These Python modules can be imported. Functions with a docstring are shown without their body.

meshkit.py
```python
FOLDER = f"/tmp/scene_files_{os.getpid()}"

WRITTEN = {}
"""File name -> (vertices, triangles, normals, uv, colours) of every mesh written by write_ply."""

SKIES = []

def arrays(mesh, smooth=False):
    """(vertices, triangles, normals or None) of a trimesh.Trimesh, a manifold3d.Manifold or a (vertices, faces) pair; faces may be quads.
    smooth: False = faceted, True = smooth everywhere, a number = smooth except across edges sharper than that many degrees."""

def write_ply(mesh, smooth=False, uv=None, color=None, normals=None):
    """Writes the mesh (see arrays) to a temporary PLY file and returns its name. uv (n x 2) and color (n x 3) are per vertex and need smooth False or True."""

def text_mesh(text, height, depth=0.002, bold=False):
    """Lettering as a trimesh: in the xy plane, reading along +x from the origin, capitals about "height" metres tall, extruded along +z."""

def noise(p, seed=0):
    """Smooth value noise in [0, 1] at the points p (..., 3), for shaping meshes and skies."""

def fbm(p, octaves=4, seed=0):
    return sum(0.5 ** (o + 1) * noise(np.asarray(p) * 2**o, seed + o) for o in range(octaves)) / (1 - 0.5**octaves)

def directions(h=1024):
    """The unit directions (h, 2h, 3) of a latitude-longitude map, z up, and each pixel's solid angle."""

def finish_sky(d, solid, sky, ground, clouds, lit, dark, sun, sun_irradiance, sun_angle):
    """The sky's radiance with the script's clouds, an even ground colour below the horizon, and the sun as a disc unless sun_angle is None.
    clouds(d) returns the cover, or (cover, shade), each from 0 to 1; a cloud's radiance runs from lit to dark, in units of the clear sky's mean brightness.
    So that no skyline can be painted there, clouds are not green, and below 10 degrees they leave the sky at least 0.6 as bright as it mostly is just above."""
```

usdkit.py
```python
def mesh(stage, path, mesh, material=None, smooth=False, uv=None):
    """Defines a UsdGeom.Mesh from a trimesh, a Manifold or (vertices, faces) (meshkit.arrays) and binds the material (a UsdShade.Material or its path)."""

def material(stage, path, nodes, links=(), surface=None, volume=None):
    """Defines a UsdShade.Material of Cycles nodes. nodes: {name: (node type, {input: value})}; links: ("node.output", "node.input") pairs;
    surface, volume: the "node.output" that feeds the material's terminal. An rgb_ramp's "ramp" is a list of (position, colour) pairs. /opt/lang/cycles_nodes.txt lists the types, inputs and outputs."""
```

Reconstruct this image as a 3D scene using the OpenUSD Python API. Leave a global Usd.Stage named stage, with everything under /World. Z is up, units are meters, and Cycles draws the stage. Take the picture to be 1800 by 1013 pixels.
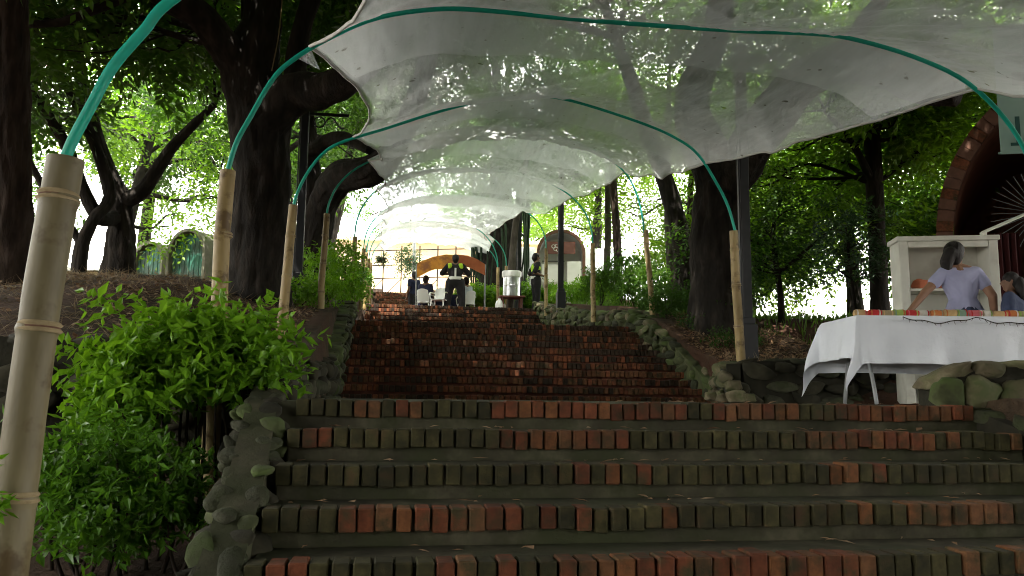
import math, random
import numpy as np
import trimesh
import manifold3d as m3
import meshkit, usdkit
from pxr import Usd, UsdGeom, UsdLux, UsdShade, Gf, Sdf, Vt

stage = Usd.Stage.CreateInMemory()
UsdGeom.SetStageUpAxis(stage, UsdGeom.Tokens.z)
UsdGeom.SetStageMetersPerUnit(stage, 1.0)
World = UsdGeom.Xform.Define(stage, '/World').GetPrim()
stage.SetDefaultPrim(World)
UsdGeom.Scope.Define(stage, '/World/Looks')

# ------------------------------------------------------------------ camera, sky, sun, exposure
EXPOSURE = 2.65
SKY_STRENGTH = 0.14
SUN_INTENSITY = 0.9
SUN = np.array([-0.18, -0.36, 0.92]); SUN = SUN / np.linalg.norm(SUN)

yaw, pitch, roll = math.radians(8.4), math.radians(7.6), math.radians(0.63)
EYE = np.array([0, 0, 0.015])
fw = np.array([math.sin(yaw) * math.cos(pitch), math.cos(yaw) * math.cos(pitch), math.sin(pitch)])
R0 = np.array([math.cos(yaw), -math.sin(yaw), 0]); U0 = np.cross(R0, fw)
rt = math.cos(roll) * R0 + math.sin(roll) * U0
up = np.cross(rt, fw)
cam = UsdGeom.Camera.Define(stage, '/World/camera')
cam.AddTransformOp().Set(Gf.Matrix4d(*[float(x) for x in [*rt, 0, *up, 0, *(-fw), 0, *EYE, 1]]))
cam.CreateFocalLengthAttr(29.0)
cam.CreateHorizontalApertureAttr(36.0)
cam.CreateClippingRangeAttr(Gf.Vec2f(0.05, 5000))
cam.CreateExposureAttr(EXPOSURE)

elev, rot = math.asin(SUN[2]), math.atan2(SUN[0], SUN[1])
dome = UsdLux.DomeLight.Define(stage, '/World/sky')
dome.GetPrim().SetCustomDataByKey('kind', 'structure')
sky_m = usdkit.material(stage, '/World/Looks/sky', {
    'tc': ('texture_coordinate', {}),
    'n': ('noise_texture', {'scale': 2.2, 'detail': 6, 'roughness': 0.6}),
    'r': ('rgb_ramp', {'ramp': [(0.22, (0, 0, 0)), (0.46, (1, 1, 1))]}),
    's': ('sky_texture', {'sky_type': 'single_scattering', 'sun_disc': False, 'sun_elevation': elev, 'sun_rotation': rot}),
    'm': ('mix', {'color2': (9.6, 9.3, 8.5)}),
    'b': ('background_shader', {'strength': SKY_STRENGTH})},
    [('tc.generated', 'n.vector'), ('n.fac', 'r.fac'), ('r.color', 'm.fac'), ('s.color', 'm.color1'), ('m.color', 'b.color')], surface='b.background')
UsdShade.MaterialBindingAPI.Apply(dome.GetPrim()).Bind(sky_m)
sun = UsdLux.DistantLight.Define(stage, '/World/sun')
sun.CreateIntensityAttr(SUN_INTENSITY); sun.CreateAngleAttr(0.5); sun.CreateColorAttr(Gf.Vec3f(1, 0.94, 0.84))
sun.CreateNormalizeAttr(True)
zx = SUN; xx = np.cross([0, 0, 1], zx); xx /= np.linalg.norm(xx); yy = np.cross(zx, xx)
sun.AddTransformOp().Set(Gf.Matrix4d(*[float(x) for x in [*xx, 0, *yy, 0, *zx, 0, 0, 0, 30, 1]]))

# ------------------------------------------------------------------ helpers
_used = {}
def uniq(parent, name):
    k = (parent, name); n = _used.get(k, 0); _used[k] = n + 1
    return f'{parent}/{name}' + (f'_{n:03d}' if n else '')
def meta(p, label=None, cat=None, group=None, kind=None):
    for k, v in (('label', label), ('category', cat), ('group', group), ('kind', kind)):
        if v: p.SetCustomDataByKey(k, v)
    return p
def thing(name, label=None, cat=None, group=None, kind=None, loc=None, rz=None):
    x = UsdGeom.Xform.Define(stage, uniq('/World', name))
    if loc is not None: x.AddTranslateOp().Set(Gf.Vec3d(*map(float, loc)))
    if rz is not None: x.AddRotateZOp().Set(float(rz))
    return meta(x.GetPrim(), label, cat, group, kind)
def part(parent, name, mesh, mat, smooth=False, label=None, kind=None):
    pp = str(parent.GetPath())
    p = usdkit.mesh(stage, uniq(pp, name), mesh, M[mat], smooth=smooth).GetPrim()
    return meta(p, label=label, kind=kind)
def single(name, mesh, mat, label=None, cat=None, group=None, kind=None, smooth=False):
    p = usdkit.mesh(stage, uniq('/World', name), mesh, M[mat], smooth=smooth).GetPrim()
    return meta(p, label, cat, group, kind)
def copy_of(src, name, label, cat, group, loc, rz=0, sc=1.0):
    x = UsdGeom.Xform.Define(stage, uniq('/World', name))
    x.AddTranslateOp().Set(Gf.Vec3d(*map(float, loc))); x.AddRotateZOp().Set(float(rz)); x.AddScaleOp().Set(Gf.Vec3f(*np.broadcast_to(sc, 3).astype(float).tolist()))
    p = x.GetPrim(); p.GetReferences().AddInternalReference(src.GetPath()); p.SetInstanceable(True)
    return meta(p, label, cat, group)
def cat(ms):
    vs, fs, n = [], [], 0
    for m in ms:
        v, f = (m.vertices, m.faces) if hasattr(m, 'vertices') else m
        v = np.asarray(v, float); f = np.asarray(f, int)
        if f.shape[1] == 4: f = np.vstack([f[:, [0, 1, 2]], f[:, [0, 2, 3]]])
        vs.append(v); fs.append(f + n); n += len(v)
    return np.vstack(vs), np.vstack(fs)
def lerp(a, b, t): return a + (b - a) * t
def sstep(x, a, b):
    t = np.clip((np.asarray(x, float) - a) / (b - a), 0, 1); return t * t * (3 - 2 * t)

_bev = None
def box(c, s, rz=0, bev=0.004, tilt=None):
    """bevelled box: 24 points hull topology, cached"""
    global _bev
    if _bev is None:
        sg = np.array([[x, y, z] for x in (-1, 1) for y in (-1, 1) for z in (-1, 1)], float)
        pts = np.vstack([sg * 1.0 - sg * b for b in (np.array([0, .2, .2]), np.array([.2, 0, .2]), np.array([.2, .2, 0]))])
        h = trimesh.convex.convex_hull(pts)
        idx = [int(np.argmin(((pts - v) ** 2).sum(1))) for v in h.vertices]
        _bev = (np.array([sg[i % 8] for i in idx]), np.array([[0 if i // 8 == k else 1 for k in range(3)] for i in idx], float), np.array(h.faces))
    sg, ins, f = _bev
    s = np.asarray(s, float) / 2
    b = min(bev, s.min() * 0.8)
    v = sg * (s - ins * b)
    if tilt is not None:
        v = v @ trimesh.transformations.euler_matrix(*tilt)[:3, :3].T
    if rz:
        c_, s_ = math.cos(rz), math.sin(rz)
        v = np.stack([v[:, 0] * c_ - v[:, 1] * s_, v[:, 0] * s_ + v[:, 1] * c_, v[:, 2]], 1)
    return v + np.asarray(c, float), f
def catmull(p, n):
    p = np.asarray(p, float); k = len(p)
    q = np.vstack([2 * p[0] - p[1], p, 2 * p[-1] - p[-2]])
    t = np.linspace(0, k - 1 - 1e-9, n); i = t.astype(int); f = (t - i)[:, None]
    a, b, c, d = q[i], q[i + 1], q[i + 2], q[i + 3]
    return 0.5 * (2 * b + (c - a) * f + (2 * a - 5 * b + 4 * c - d) * f ** 2 + (3 * b - a - 3 * c + d) * f ** 3)
def tube(p, r, sides=8, n=None, cap=True, rough=0, seed=0, ridge=0):
    p = np.asarray(p, float); r = np.broadcast_to(np.asarray(r, float), (len(p),))
    if n:
        r = np.interp(np.linspace(0, 1, n), np.linspace(0, 1, len(p)), r); p = catmull(p, n)
    t = np.gradient(p, axis=0); t /= np.linalg.norm(t, axis=1, keepdims=True) + 1e-12
    a = np.zeros_like(t); ref = np.array([0, 0, 1.0]) if abs(t[0, 2]) < 0.9 else np.array([1.0, 0, 0])
    x = np.cross(t[0], ref); x /= np.linalg.norm(x)
    for i in range(len(p)):
        x = x - t[i] * (x @ t[i]); x /= np.linalg.norm(x) + 1e-12; a[i] = x
    b = np.cross(t, a); ang = np.arange(sides) * 2 * np.pi / sides
    R = np.broadcast_to(r[:, None], (len(p), sides)).copy()
    if rough:
        base = p[:, None] + 0.3 * (np.cos(ang)[None, :, None] * a[:, None] + np.sin(ang)[None, :, None] * b[:, None])
        R *= 1 + rough * (meshkit.fbm(base * 2.3 + seed * 7.1, 3, seed) - 0.5) * 2
    if ridge:
        L_ = np.concatenate([[0], np.cumsum(np.linalg.norm(np.diff(p, axis=0), axis=1))])
        q_ = np.stack([np.cos(ang)[None] * 7 + 0 * L_[:, None], np.sin(ang)[None] * 7 + 0 * L_[:, None], L_[:, None] * 1.6 + 0 * ang[None]], -1)
        R *= 1 - ridge * np.abs(2 * meshkit.fbm(q_ + seed, 3, seed + 3) - 1) * 2 + ridge * .6
    v = p[:, None] + R[:, :, None] * (np.cos(ang)[None, :, None] * a[:, None] + np.sin(ang)[None, :, None] * b[:, None])
    i, j = np.meshgrid(np.arange(len(p) - 1), np.arange(sides), indexing='ij')
    q = np.stack([i * sides + j, i * sides + (j + 1) % sides, (i + 1) * sides + (j + 1) % sides, (i + 1) * sides + j], -1).reshape(-1, 4)
    f = np.vstack([q[:, [0, 1, 2]], q[:, [0, 2, 3]]])
    v = v.reshape(-1, 3)
    if cap:
        k = len(v); v = np.vstack([v, p[0], p[-1]]); L = (len(p) - 1) * sides
        jj = np.arange(sides)
        f = np.vstack([f, np.stack([np.full(sides, k), (jj + 1) % sides, jj], 1), np.stack([np.full(sides, k + 1), L + jj, L + (jj + 1) % sides], 1)])
    return v, f
def lathe(prof, sides=20, c=(0, 0, 0)):
    prof = np.asarray(prof, float); ang = np.arange(sides) * 2 * np.pi / sides
    v = np.stack([prof[:, None, 0] * np.cos(ang), prof[:, None, 0] * np.sin(ang), np.broadcast_to(prof[:, None, 1], (len(prof), sides))], -1).reshape(-1, 3)
    i, j = np.meshgrid(np.arange(len(prof) - 1), np.arange(sides), indexing='ij')
    q = np.stack([i * sides + j, i * sides + (j + 1) % sides, (i + 1) * sides + (j + 1) % sides, (i + 1) * sides + j], -1).reshape(-1, 4)
    return v + np.asarray(c, float), np.vstack([q[:, [0, 1, 2]], q[:, [0, 2, 3]]])
def grid(P):
    """P: (a,b,3) array -> mesh"""
    a, b = P.shape[:2]
    i, j = np.meshgrid(np.arange(a - 1), np.arange(b - 1), indexing='ij')
    q = np.stack([i * b + j, (i + 1) * b + j, (i + 1) * b + j + 1, i * b + j + 1], -1).reshape(-1, 4)
    return P.reshape(-1, 3), np.vstack([q[:, [0, 1, 2]], q[:, [0, 2, 3]]])
def prism(poly, d, o, ex, ey, ez):
    """extrude a 2-D polygon (convex or not) lying in plane o+ex,ey along ez by d"""
    from shapely.geometry import Polygon
    m = trimesh.creation.extrude_polygon(Polygon(poly), d, engine='earcut')
    v = np.asarray(m.vertices); ex, ey, ez = (np.asarray(k, float) for k in (ex, ey, ez))
    f = np.asarray(m.faces)
    if np.dot(np.cross(ex, ey), ez) < 0: f = f[:, ::-1]
    return np.asarray(o, float) + v[:, :1] * ex + v[:, 1:2] * ey + v[:, 2:] * ez, f
_ico = {}
def stone(c, s, rng, rot=None, sub=1, rough=0.25):
    if sub not in _ico:
        m = trimesh.creation.icosphere(sub); _ico[sub] = (np.array(m.vertices), np.array(m.faces))
    v, f = _ico[sub]
    v = np.sign(v) * np.abs(v) ** 0.6
    o_ = rng.uniform(0, 90, 3)
    v = v * (1 + rough * (meshkit.noise(v * 1.5 + o_)[:, None] - 0.5) * 2.2 + 0.10 * (meshkit.noise(v * 4 + o_)[:, None] - 0.5))
    v = v * np.asarray(s, float) * 0.5
    a = rng.normal(0, 0.10, 3)
    v = v @ trimesh.transformations.euler_matrix(*a)[:3, :3].T
    if rot is not None: v = v @ np.asarray(rot).T
    return v + np.asarray(c, float), f

def rubble(c, s, rng, rot=None, n=15):
    q = rng.normal(0, 1, (n, 3)); q /= np.abs(q).max(1, keepdims=True) ** .75 * np.linalg.norm(q, axis=1, keepdims=True) ** .25
    q = q * rng.uniform(.82, 1.0, (n, 1))
    h = trimesh.convex.convex_hull(q); v = np.array(h.vertices); f = np.array(h.faces)
    v, f = trimesh.remesh.subdivide(v, f)
    tm = trimesh.Trimesh(v, f, process=False); trimesh.smoothing.filter_laplacian(tm, lamb=.5, iterations=2); v = np.array(tm.vertices); v = v * (1 + .10 * (meshkit.noise(v * 3.5 + rng.uniform(0, 50, 3))[:, None] - .5))
    v = v / np.abs(v).max(0) * np.asarray(s, float) * .5
    v = v @ trimesh.transformations.euler_matrix(*rng.normal(0, .12, 3))[:3, :3].T
    if rot is not None: v = v @ np.asarray(rot).T
    return v + np.asarray(c, float), f

# ------------------------------------------------------------------ materials
M = {}
def mat(name, cols, scale=6, rough=0.75, bump=0.25, bscale=40, detail=5, vary=0, spec=0.3, metal=0, stretch=None, cols2=None, scale2=1.3, lo2=0.45, hi2=0.6, bdist=0.01):
    n = {'tc': ('texture_coordinate', {}), 'mp': ('mapping', {'scale': stretch or (1, 1, 1)}),
         'n': ('noise_texture', {'scale': scale, 'detail': detail, 'roughness': 0.6}),
         'r': ('rgb_ramp', {'ramp': [(0.28 + 0.44 * i / max(1, len(cols) - 1), c) for i, c in enumerate(cols)]}),
         'p': ('principled_bsdf', {'roughness': rough, 'specular_ior_level': spec, 'metallic': metal})}
    l = [('tc.object', 'mp.vector'), ('mp.vector', 'n.vector'), ('n.fac', 'r.fac')]
    out = 'r.color'
    if cols2:
        n['n2'] = ('noise_texture', {'scale': scale2, 'detail': 5, 'roughness': 0.65})
        n['r2'] = ('rgb_ramp', {'ramp': [(lo2, (0, 0, 0)), (hi2, (1, 1, 1))]})
        n['m2'] = ('mix', {'color2': cols2})
        l += [('tc.object', 'n2.vector'), ('n2.fac', 'r2.fac'), ('r2.color', 'm2.fac'), (out, 'm2.color1')]
        out = 'm2.color'
    if vary:
        n['oi'] = ('object_info', {}); n['mr'] = ('map_range', {'to_min': 1 - vary, 'to_max': 1 + vary})
        n['h'] = ('hsv', {'saturation': 1.0})
        l += [('oi.random', 'mr.value'), ('mr.result', 'h.value'), (out, 'h.color')]
        out = 'h.color'
    l.append((out, 'p.base_color'))
    if bump:
        n['nb'] = ('noise_texture', {'scale': bscale, 'detail': 6, 'roughness': 0.65})
        n['b'] = ('bump', {'strength': bump, 'distance': bdist})
        l += [('mp.vector', 'nb.vector'), ('nb.fac', 'b.height'), ('b.normal', 'p.normal')]
    M[name] = usdkit.material(stage, '/World/Looks/' + name, n, l, surface='p.BSDF')
def leafmat(name, dark, light, trans=0.4, rough=0.45):
    n = {'g': ('geometry', {}), 'r': ('rgb_ramp', {'ramp': [(0, dark), (0.6, tuple(lerp(np.array(dark), np.array(light), 0.5))), (0.95, light), (0.985, tuple(np.array(light) * [1.25, .95, .7]))]}),
         'tc': ('texture_coordinate', {}), 'n': ('noise_texture', {'scale': 0.7, 'detail': 3}),
         'mf': ('mix_float', {'fac': 0.45}),
         'p': ('principled_bsdf', {'roughness': rough, 'specular_ior_level': 0.35}),
         'gt': ('mix', {'mix_type': 'multiply', 'fac': 1.0, 'color2': (1.35, 1.3, 0.6)}),
         't': ('translucent_bsdf', {}), 'm': ('mix_closure', {'fac': trans})}
    l = [('g.random_per_island', 'mf.a'), ('tc.object', 'n.vector'), ('n.fac', 'mf.b'), ('mf.result', 'r.fac'), ('r.color', 'p.base_color'),
         ('r.color', 'gt.color1'), ('gt.color', 't.color'), ('p.BSDF', 'm.closure1'), ('t.BSDF', 'm.closure2')]
    M[name] = usdkit.material(stage, '/World/Looks/' + name, n, l, surface='m.closure')

mat('soil', [(0.016, 0.010, 0.006), (0.042, 0.026, 0.014), (0.085, 0.056, 0.032)], scale=4.0, rough=0.95, bump=1.0, bscale=22, bdist=0.05, cols2=(0.06, 0.026, 0.014), scale2=0.6)
mat('concrete_moss', [(0.018, 0.017, 0.009), (0.045, 0.041, 0.024), (0.095, 0.087, 0.055)], scale=5, rough=0.8, bump=0.5, bscale=30, cols2=(0.030, 0.034, 0.013), scale2=2.6)
mat('plaza', [(0.42, 0.38, 0.34), (0.55, 0.50, 0.45)], scale=2, rough=0.9)
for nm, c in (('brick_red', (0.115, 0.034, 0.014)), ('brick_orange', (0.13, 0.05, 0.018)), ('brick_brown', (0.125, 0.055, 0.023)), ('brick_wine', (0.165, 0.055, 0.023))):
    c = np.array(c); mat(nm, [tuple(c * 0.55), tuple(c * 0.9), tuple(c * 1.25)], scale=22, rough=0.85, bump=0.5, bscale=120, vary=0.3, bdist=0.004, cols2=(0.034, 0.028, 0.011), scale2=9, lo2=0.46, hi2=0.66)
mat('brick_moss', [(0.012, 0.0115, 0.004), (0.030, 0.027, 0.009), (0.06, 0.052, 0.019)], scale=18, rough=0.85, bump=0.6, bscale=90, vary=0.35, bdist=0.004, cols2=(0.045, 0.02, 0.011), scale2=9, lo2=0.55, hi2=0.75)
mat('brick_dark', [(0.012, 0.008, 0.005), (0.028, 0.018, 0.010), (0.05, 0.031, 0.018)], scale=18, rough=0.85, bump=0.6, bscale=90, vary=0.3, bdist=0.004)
mat('brick_far', [(0.03, 0.010, 0.006), (0.07, 0.022, 0.013), (0.11, 0.036, 0.02)], scale=9, rough=0.85, bump=0.4, bscale=60, bdist=0.004)
mat('stone_grey', [(0.014, 0.016, 0.008), (0.038, 0.039, 0.022), (0.08, 0.078, 0.046)], scale=7, rough=0.85, bump=0.6, bscale=35, vary=0.25, cols2=(0.03, 0.036, 0.014), scale2=6.0, bdist=.03)
mat('stone_tan', [(0.05, 0.043, 0.024), (0.12, 0.10, 0.06), (0.22, 0.19, 0.12)], scale=6, rough=0.85, bump=0.5, bscale=30, vary=0.25, cols2=(0.07, 0.085, 0.03), scale2=2.4)
mat('stone_dark', [(0.009, 0.009, 0.005), (0.024, 0.022, 0.012), (0.05, 0.046, 0.027)], scale=6, rough=0.9, bump=0.6, bscale=30, vary=0.3)
mat('stone_moss', [(0.022, 0.028, 0.011), (0.055, 0.062, 0.026), (0.11, 0.108, 0.055)], scale=6, rough=0.9, bump=0.6, bscale=30, vary=0.2, cols2=(0.05, 0.075, 0.018), scale2=3.0)
mat('mortar', [(0.010, 0.009, 0.005), (0.027, 0.025, 0.015)], scale=9, rough=0.95, bump=0.6, bscale=40)
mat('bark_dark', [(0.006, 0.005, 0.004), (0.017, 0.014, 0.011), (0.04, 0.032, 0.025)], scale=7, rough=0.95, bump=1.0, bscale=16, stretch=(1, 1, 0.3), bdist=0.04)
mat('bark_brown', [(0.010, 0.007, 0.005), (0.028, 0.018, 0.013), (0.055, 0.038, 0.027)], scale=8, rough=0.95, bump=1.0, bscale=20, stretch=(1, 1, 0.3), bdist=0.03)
mat('bark_grey', [(0.03, 0.027, 0.022), (0.07, 0.06, 0.05), (0.12, 0.105, 0.09)], scale=6, rough=0.95, bump=0.8, bscale=24, stretch=(1, 1, 0.4), bdist=0.02)
mat('bamboo', [(0.17, 0.12, 0.05), (0.31, 0.225, 0.095), (0.42, 0.33, 0.17)], scale=5, rough=0.5, bump=0.15, bscale=50, stretch=(1, 1, 0.25), cols2=(0.12, 0.075, 0.03), scale2=6, lo2=0.52, hi2=0.63, vary=0.15)
mat('bamboo_grey', [(0.085, 0.07, 0.035), (0.155, 0.13, 0.07), (0.23, 0.20, 0.125)], scale=5, rough=0.5, bump=0.15, bscale=50, stretch=(1, 1, 0.3), cols2=(0.075, 0.05, 0.02), scale2=4.5, lo2=0.49, hi2=0.6)
mat('bamboo_cut', [(0.22, 0.17, 0.09), (0.33, 0.26, 0.15)], scale=40, rough=0.8, bump=0.2)
mat('hollow', [(0.02, 0.015, 0.01), (0.03, 0.022, 0.015)], bump=0)
mat('hose', [(0.002, 0.34, 0.24), (0.01, 0.42, 0.30)], scale=3, rough=0.38, bump=0.05, spec=0.5)
mat('iron', [(0.005, 0.0055, 0.007), (0.011, 0.012, 0.015)], scale=8, rough=0.5, bump=0.15, spec=0.4)
mat('white_paint', [(0.54, 0.54, 0.47), (0.66, 0.66, 0.59)], scale=4, rough=0.55, bump=0.08, cols2=(0.5, 0.48, 0.42), scale2=2.5, lo2=0.55, hi2=0.7)
mat('tablecloth', [(0.60, 0.63, 0.70), (0.68, 0.71, 0.77)], scale=3, rough=0.9, bump=0.45, bscale=7, bdist=0.03)
mat('steel_grey', [(0.20, 0.21, 0.22), (0.30, 0.31, 0.32)], scale=10, rough=0.4, bump=0.05, metal=0.3)
mat('aluminium', [(0.55, 0.56, 0.60), (0.7, 0.71, 0.74)], scale=4, rough=0.28, bump=0.03, metal=0.9)
mat('plastic_white', [(0.72, 0.74, 0.74), (0.82, 0.83, 0.82)], scale=3, rough=0.4, bump=0.02)
mat('skin', [(0.20, 0.105, 0.065), (0.29, 0.16, 0.10)], scale=8, rough=0.55, bump=0.05)
mat('skin_dark', [(0.12, 0.065, 0.04), (0.18, 0.10, 0.065)], scale=8, rough=0.55, bump=0.05)
mat('hair', [(0.005, 0.004, 0.004), (0.014, 0.010, 0.009)], scale=30, rough=0.6, bump=0.6, bscale=90, stretch=(1, 1, 0.15))
mat('shirt_lavender', [(0.30, 0.31, 0.47), (0.38, 0.39, 0.56)], scale=5, rough=0.95, bump=0.15, bscale=60)
mat('shirt_pale', [(0.50, 0.58, 0.66), (0.6, 0.68, 0.75)], scale=5, rough=0.95, bump=0.15)
mat('cloth_black', [(0.010, 0.010, 0.012), (0.022, 0.021, 0.024)], scale=6, rough=0.9, bump=0.2)
mat('cloth_navy', [(0.010, 0.013, 0.035), (0.02, 0.026, 0.06)], scale=6, rough=0.9, bump=0.2)
mat('vest_lime', [(0.36, 0.62, 0.02), (0.46, 0.75, 0.05)], scale=6, rough=0.7, bump=0.1)
mat('reflective', [(0.6, 0.62, 0.6), (0.75, 0.76, 0.74)], scale=6, rough=0.5, bump=0.02)
mat('jeans', [(0.03, 0.04, 0.08), (0.06, 0.075, 0.13)], scale=8, rough=0.9, bump=0.2)
mat('leather_black', [(0.012, 0.011, 0.010), (0.02, 0.018, 0.016)], scale=8, rough=0.4, bump=0.1)
mat('tarp_orange', [(0.55, 0.22, 0.03), (0.68, 0.32, 0.05)], scale=5, rough=0.7, bump=0.2, cols2=(0.3, 0.12, 0.05), scale2=3)
mat('tarp_rust', [(0.30, 0.085, 0.03), (0.40, 0.12, 0.045)], scale=5, rough=0.7, bump=0.2)
mat('red_cloth', [(0.028, 0.004, 0.005), (0.05, 0.007, 0.008)], scale=5, rough=0.9, bump=0.2)
mat('terracotta', [(0.36, 0.11, 0.055), (0.46, 0.15, 0.075)], scale=7, rough=0.85, bump=0.2)
mat('green_metal', [(0.018, 0.085, 0.06), (0.035, 0.14, 0.10)], scale=3, rough=0.5, bump=0.1, cols2=(0.03, 0.06, 0.045), scale2=2)
mat('vault_grey', [(0.10, 0.095, 0.075), (0.2, 0.19, 0.155)], scale=5, rough=0.85, bump=0.4, cols2=(0.12, 0.13, 0.08), scale2=1.8)
mat('vault_white', [(0.5, 0.52, 0.54), (0.66, 0.68, 0.70)], scale=3, rough=0.7, bump=0.15)
mat('rim_brown', [(0.09, 0.045, 0.03), (0.17, 0.085, 0.055)], scale=7, rough=0.8, bump=0.4)
mat('wall_cream', [(0.58, 0.49, 0.31), (0.70, 0.60, 0.40)], scale=2, rough=0.9, bump=0.1)
mat('wall_tan', [(0.52, 0.40, 0.26), (0.64, 0.50, 0.33)], scale=1.5, rough=0.9, bump=0.1)
mat('wall_white', [(0.70, 0.70, 0.67), (0.78, 0.78, 0.75)], scale=3, rough=0.9, bump=0.1)
mat('sign_brown', [(0.12, 0.05, 0.04), (0.18, 0.075, 0.06)], scale=6, rough=0.7, bump=0.1)
mat('interior_dark', [(0.07, 0.028, 0.018), (0.15, 0.06, 0.038)], scale=9, rough=0.95, bump=0.5)
mat('banner_mint', [(0.24, 0.37, 0.32), (0.31, 0.45, 0.39)], scale=3, rough=0.8, bump=0.05)
mat('banner_dark', [(0.02, 0.07, 0.06), (0.035, 0.10, 0.085)], scale=5, rough=0.8, bump=0.05)
mat('straw', [(0.14, 0.10, 0.05), (0.38, 0.29, 0.17)], scale=3, rough=0.9, bump=0)
mat('dead_leaf', [(0.10, 0.05, 0.025), (0.22, 0.13, 0.07), (0.36, 0.27, 0.18)], scale=2.5, rough=0.9, bump=0)
mat('vine_dark', [(0.015, 0.03, 0.015), (0.03, 0.055, 0.028)], scale=4, rough=0.8, bump=0.3)
for k, c in enumerate([(0.45, 0.03, 0.03), (0.30, 0.42, 0.10), (0.50, 0.34, 0.16), (0.62, 0.60, 0.54), (0.48, 0.16, 0.05), (0.30, 0.24, 0.14), (0.52, 0.12, 0.14), (0.20, 0.30, 0.22)]):
    c = np.array(c); mat(['textile_red', 'textile_green', 'textile_tan', 'textile_white', 'textile_orange', 'textile_olive', 'textile_pink', 'textile_teal'][k], [tuple(c * 0.75), tuple(c)], scale=30, rough=0.95, bump=0.3, bscale=150, bdist=0.003)
leafmat('leaf_dark', (0.02, 0.06, 0.010), (0.085, 0.17, 0.02), 0.45)
leafmat('leaf_mid', (0.032, 0.095, 0.014), (0.14, 0.25, 0.03), 0.5)
leafmat('leaf_bright', (0.07, 0.17, 0.012), (0.27, 0.42, 0.03), 0.52)
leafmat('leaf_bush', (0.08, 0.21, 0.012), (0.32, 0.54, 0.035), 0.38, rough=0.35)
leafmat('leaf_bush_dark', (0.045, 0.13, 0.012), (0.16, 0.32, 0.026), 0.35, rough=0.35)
leafmat('leaf_blue', (0.02, 0.05, 0.025), (0.06, 0.12, 0.055), 0.4)
leafmat('grass', (0.05, 0.12, 0.015), (0.18, 0.30, 0.04), 0.4)
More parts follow.
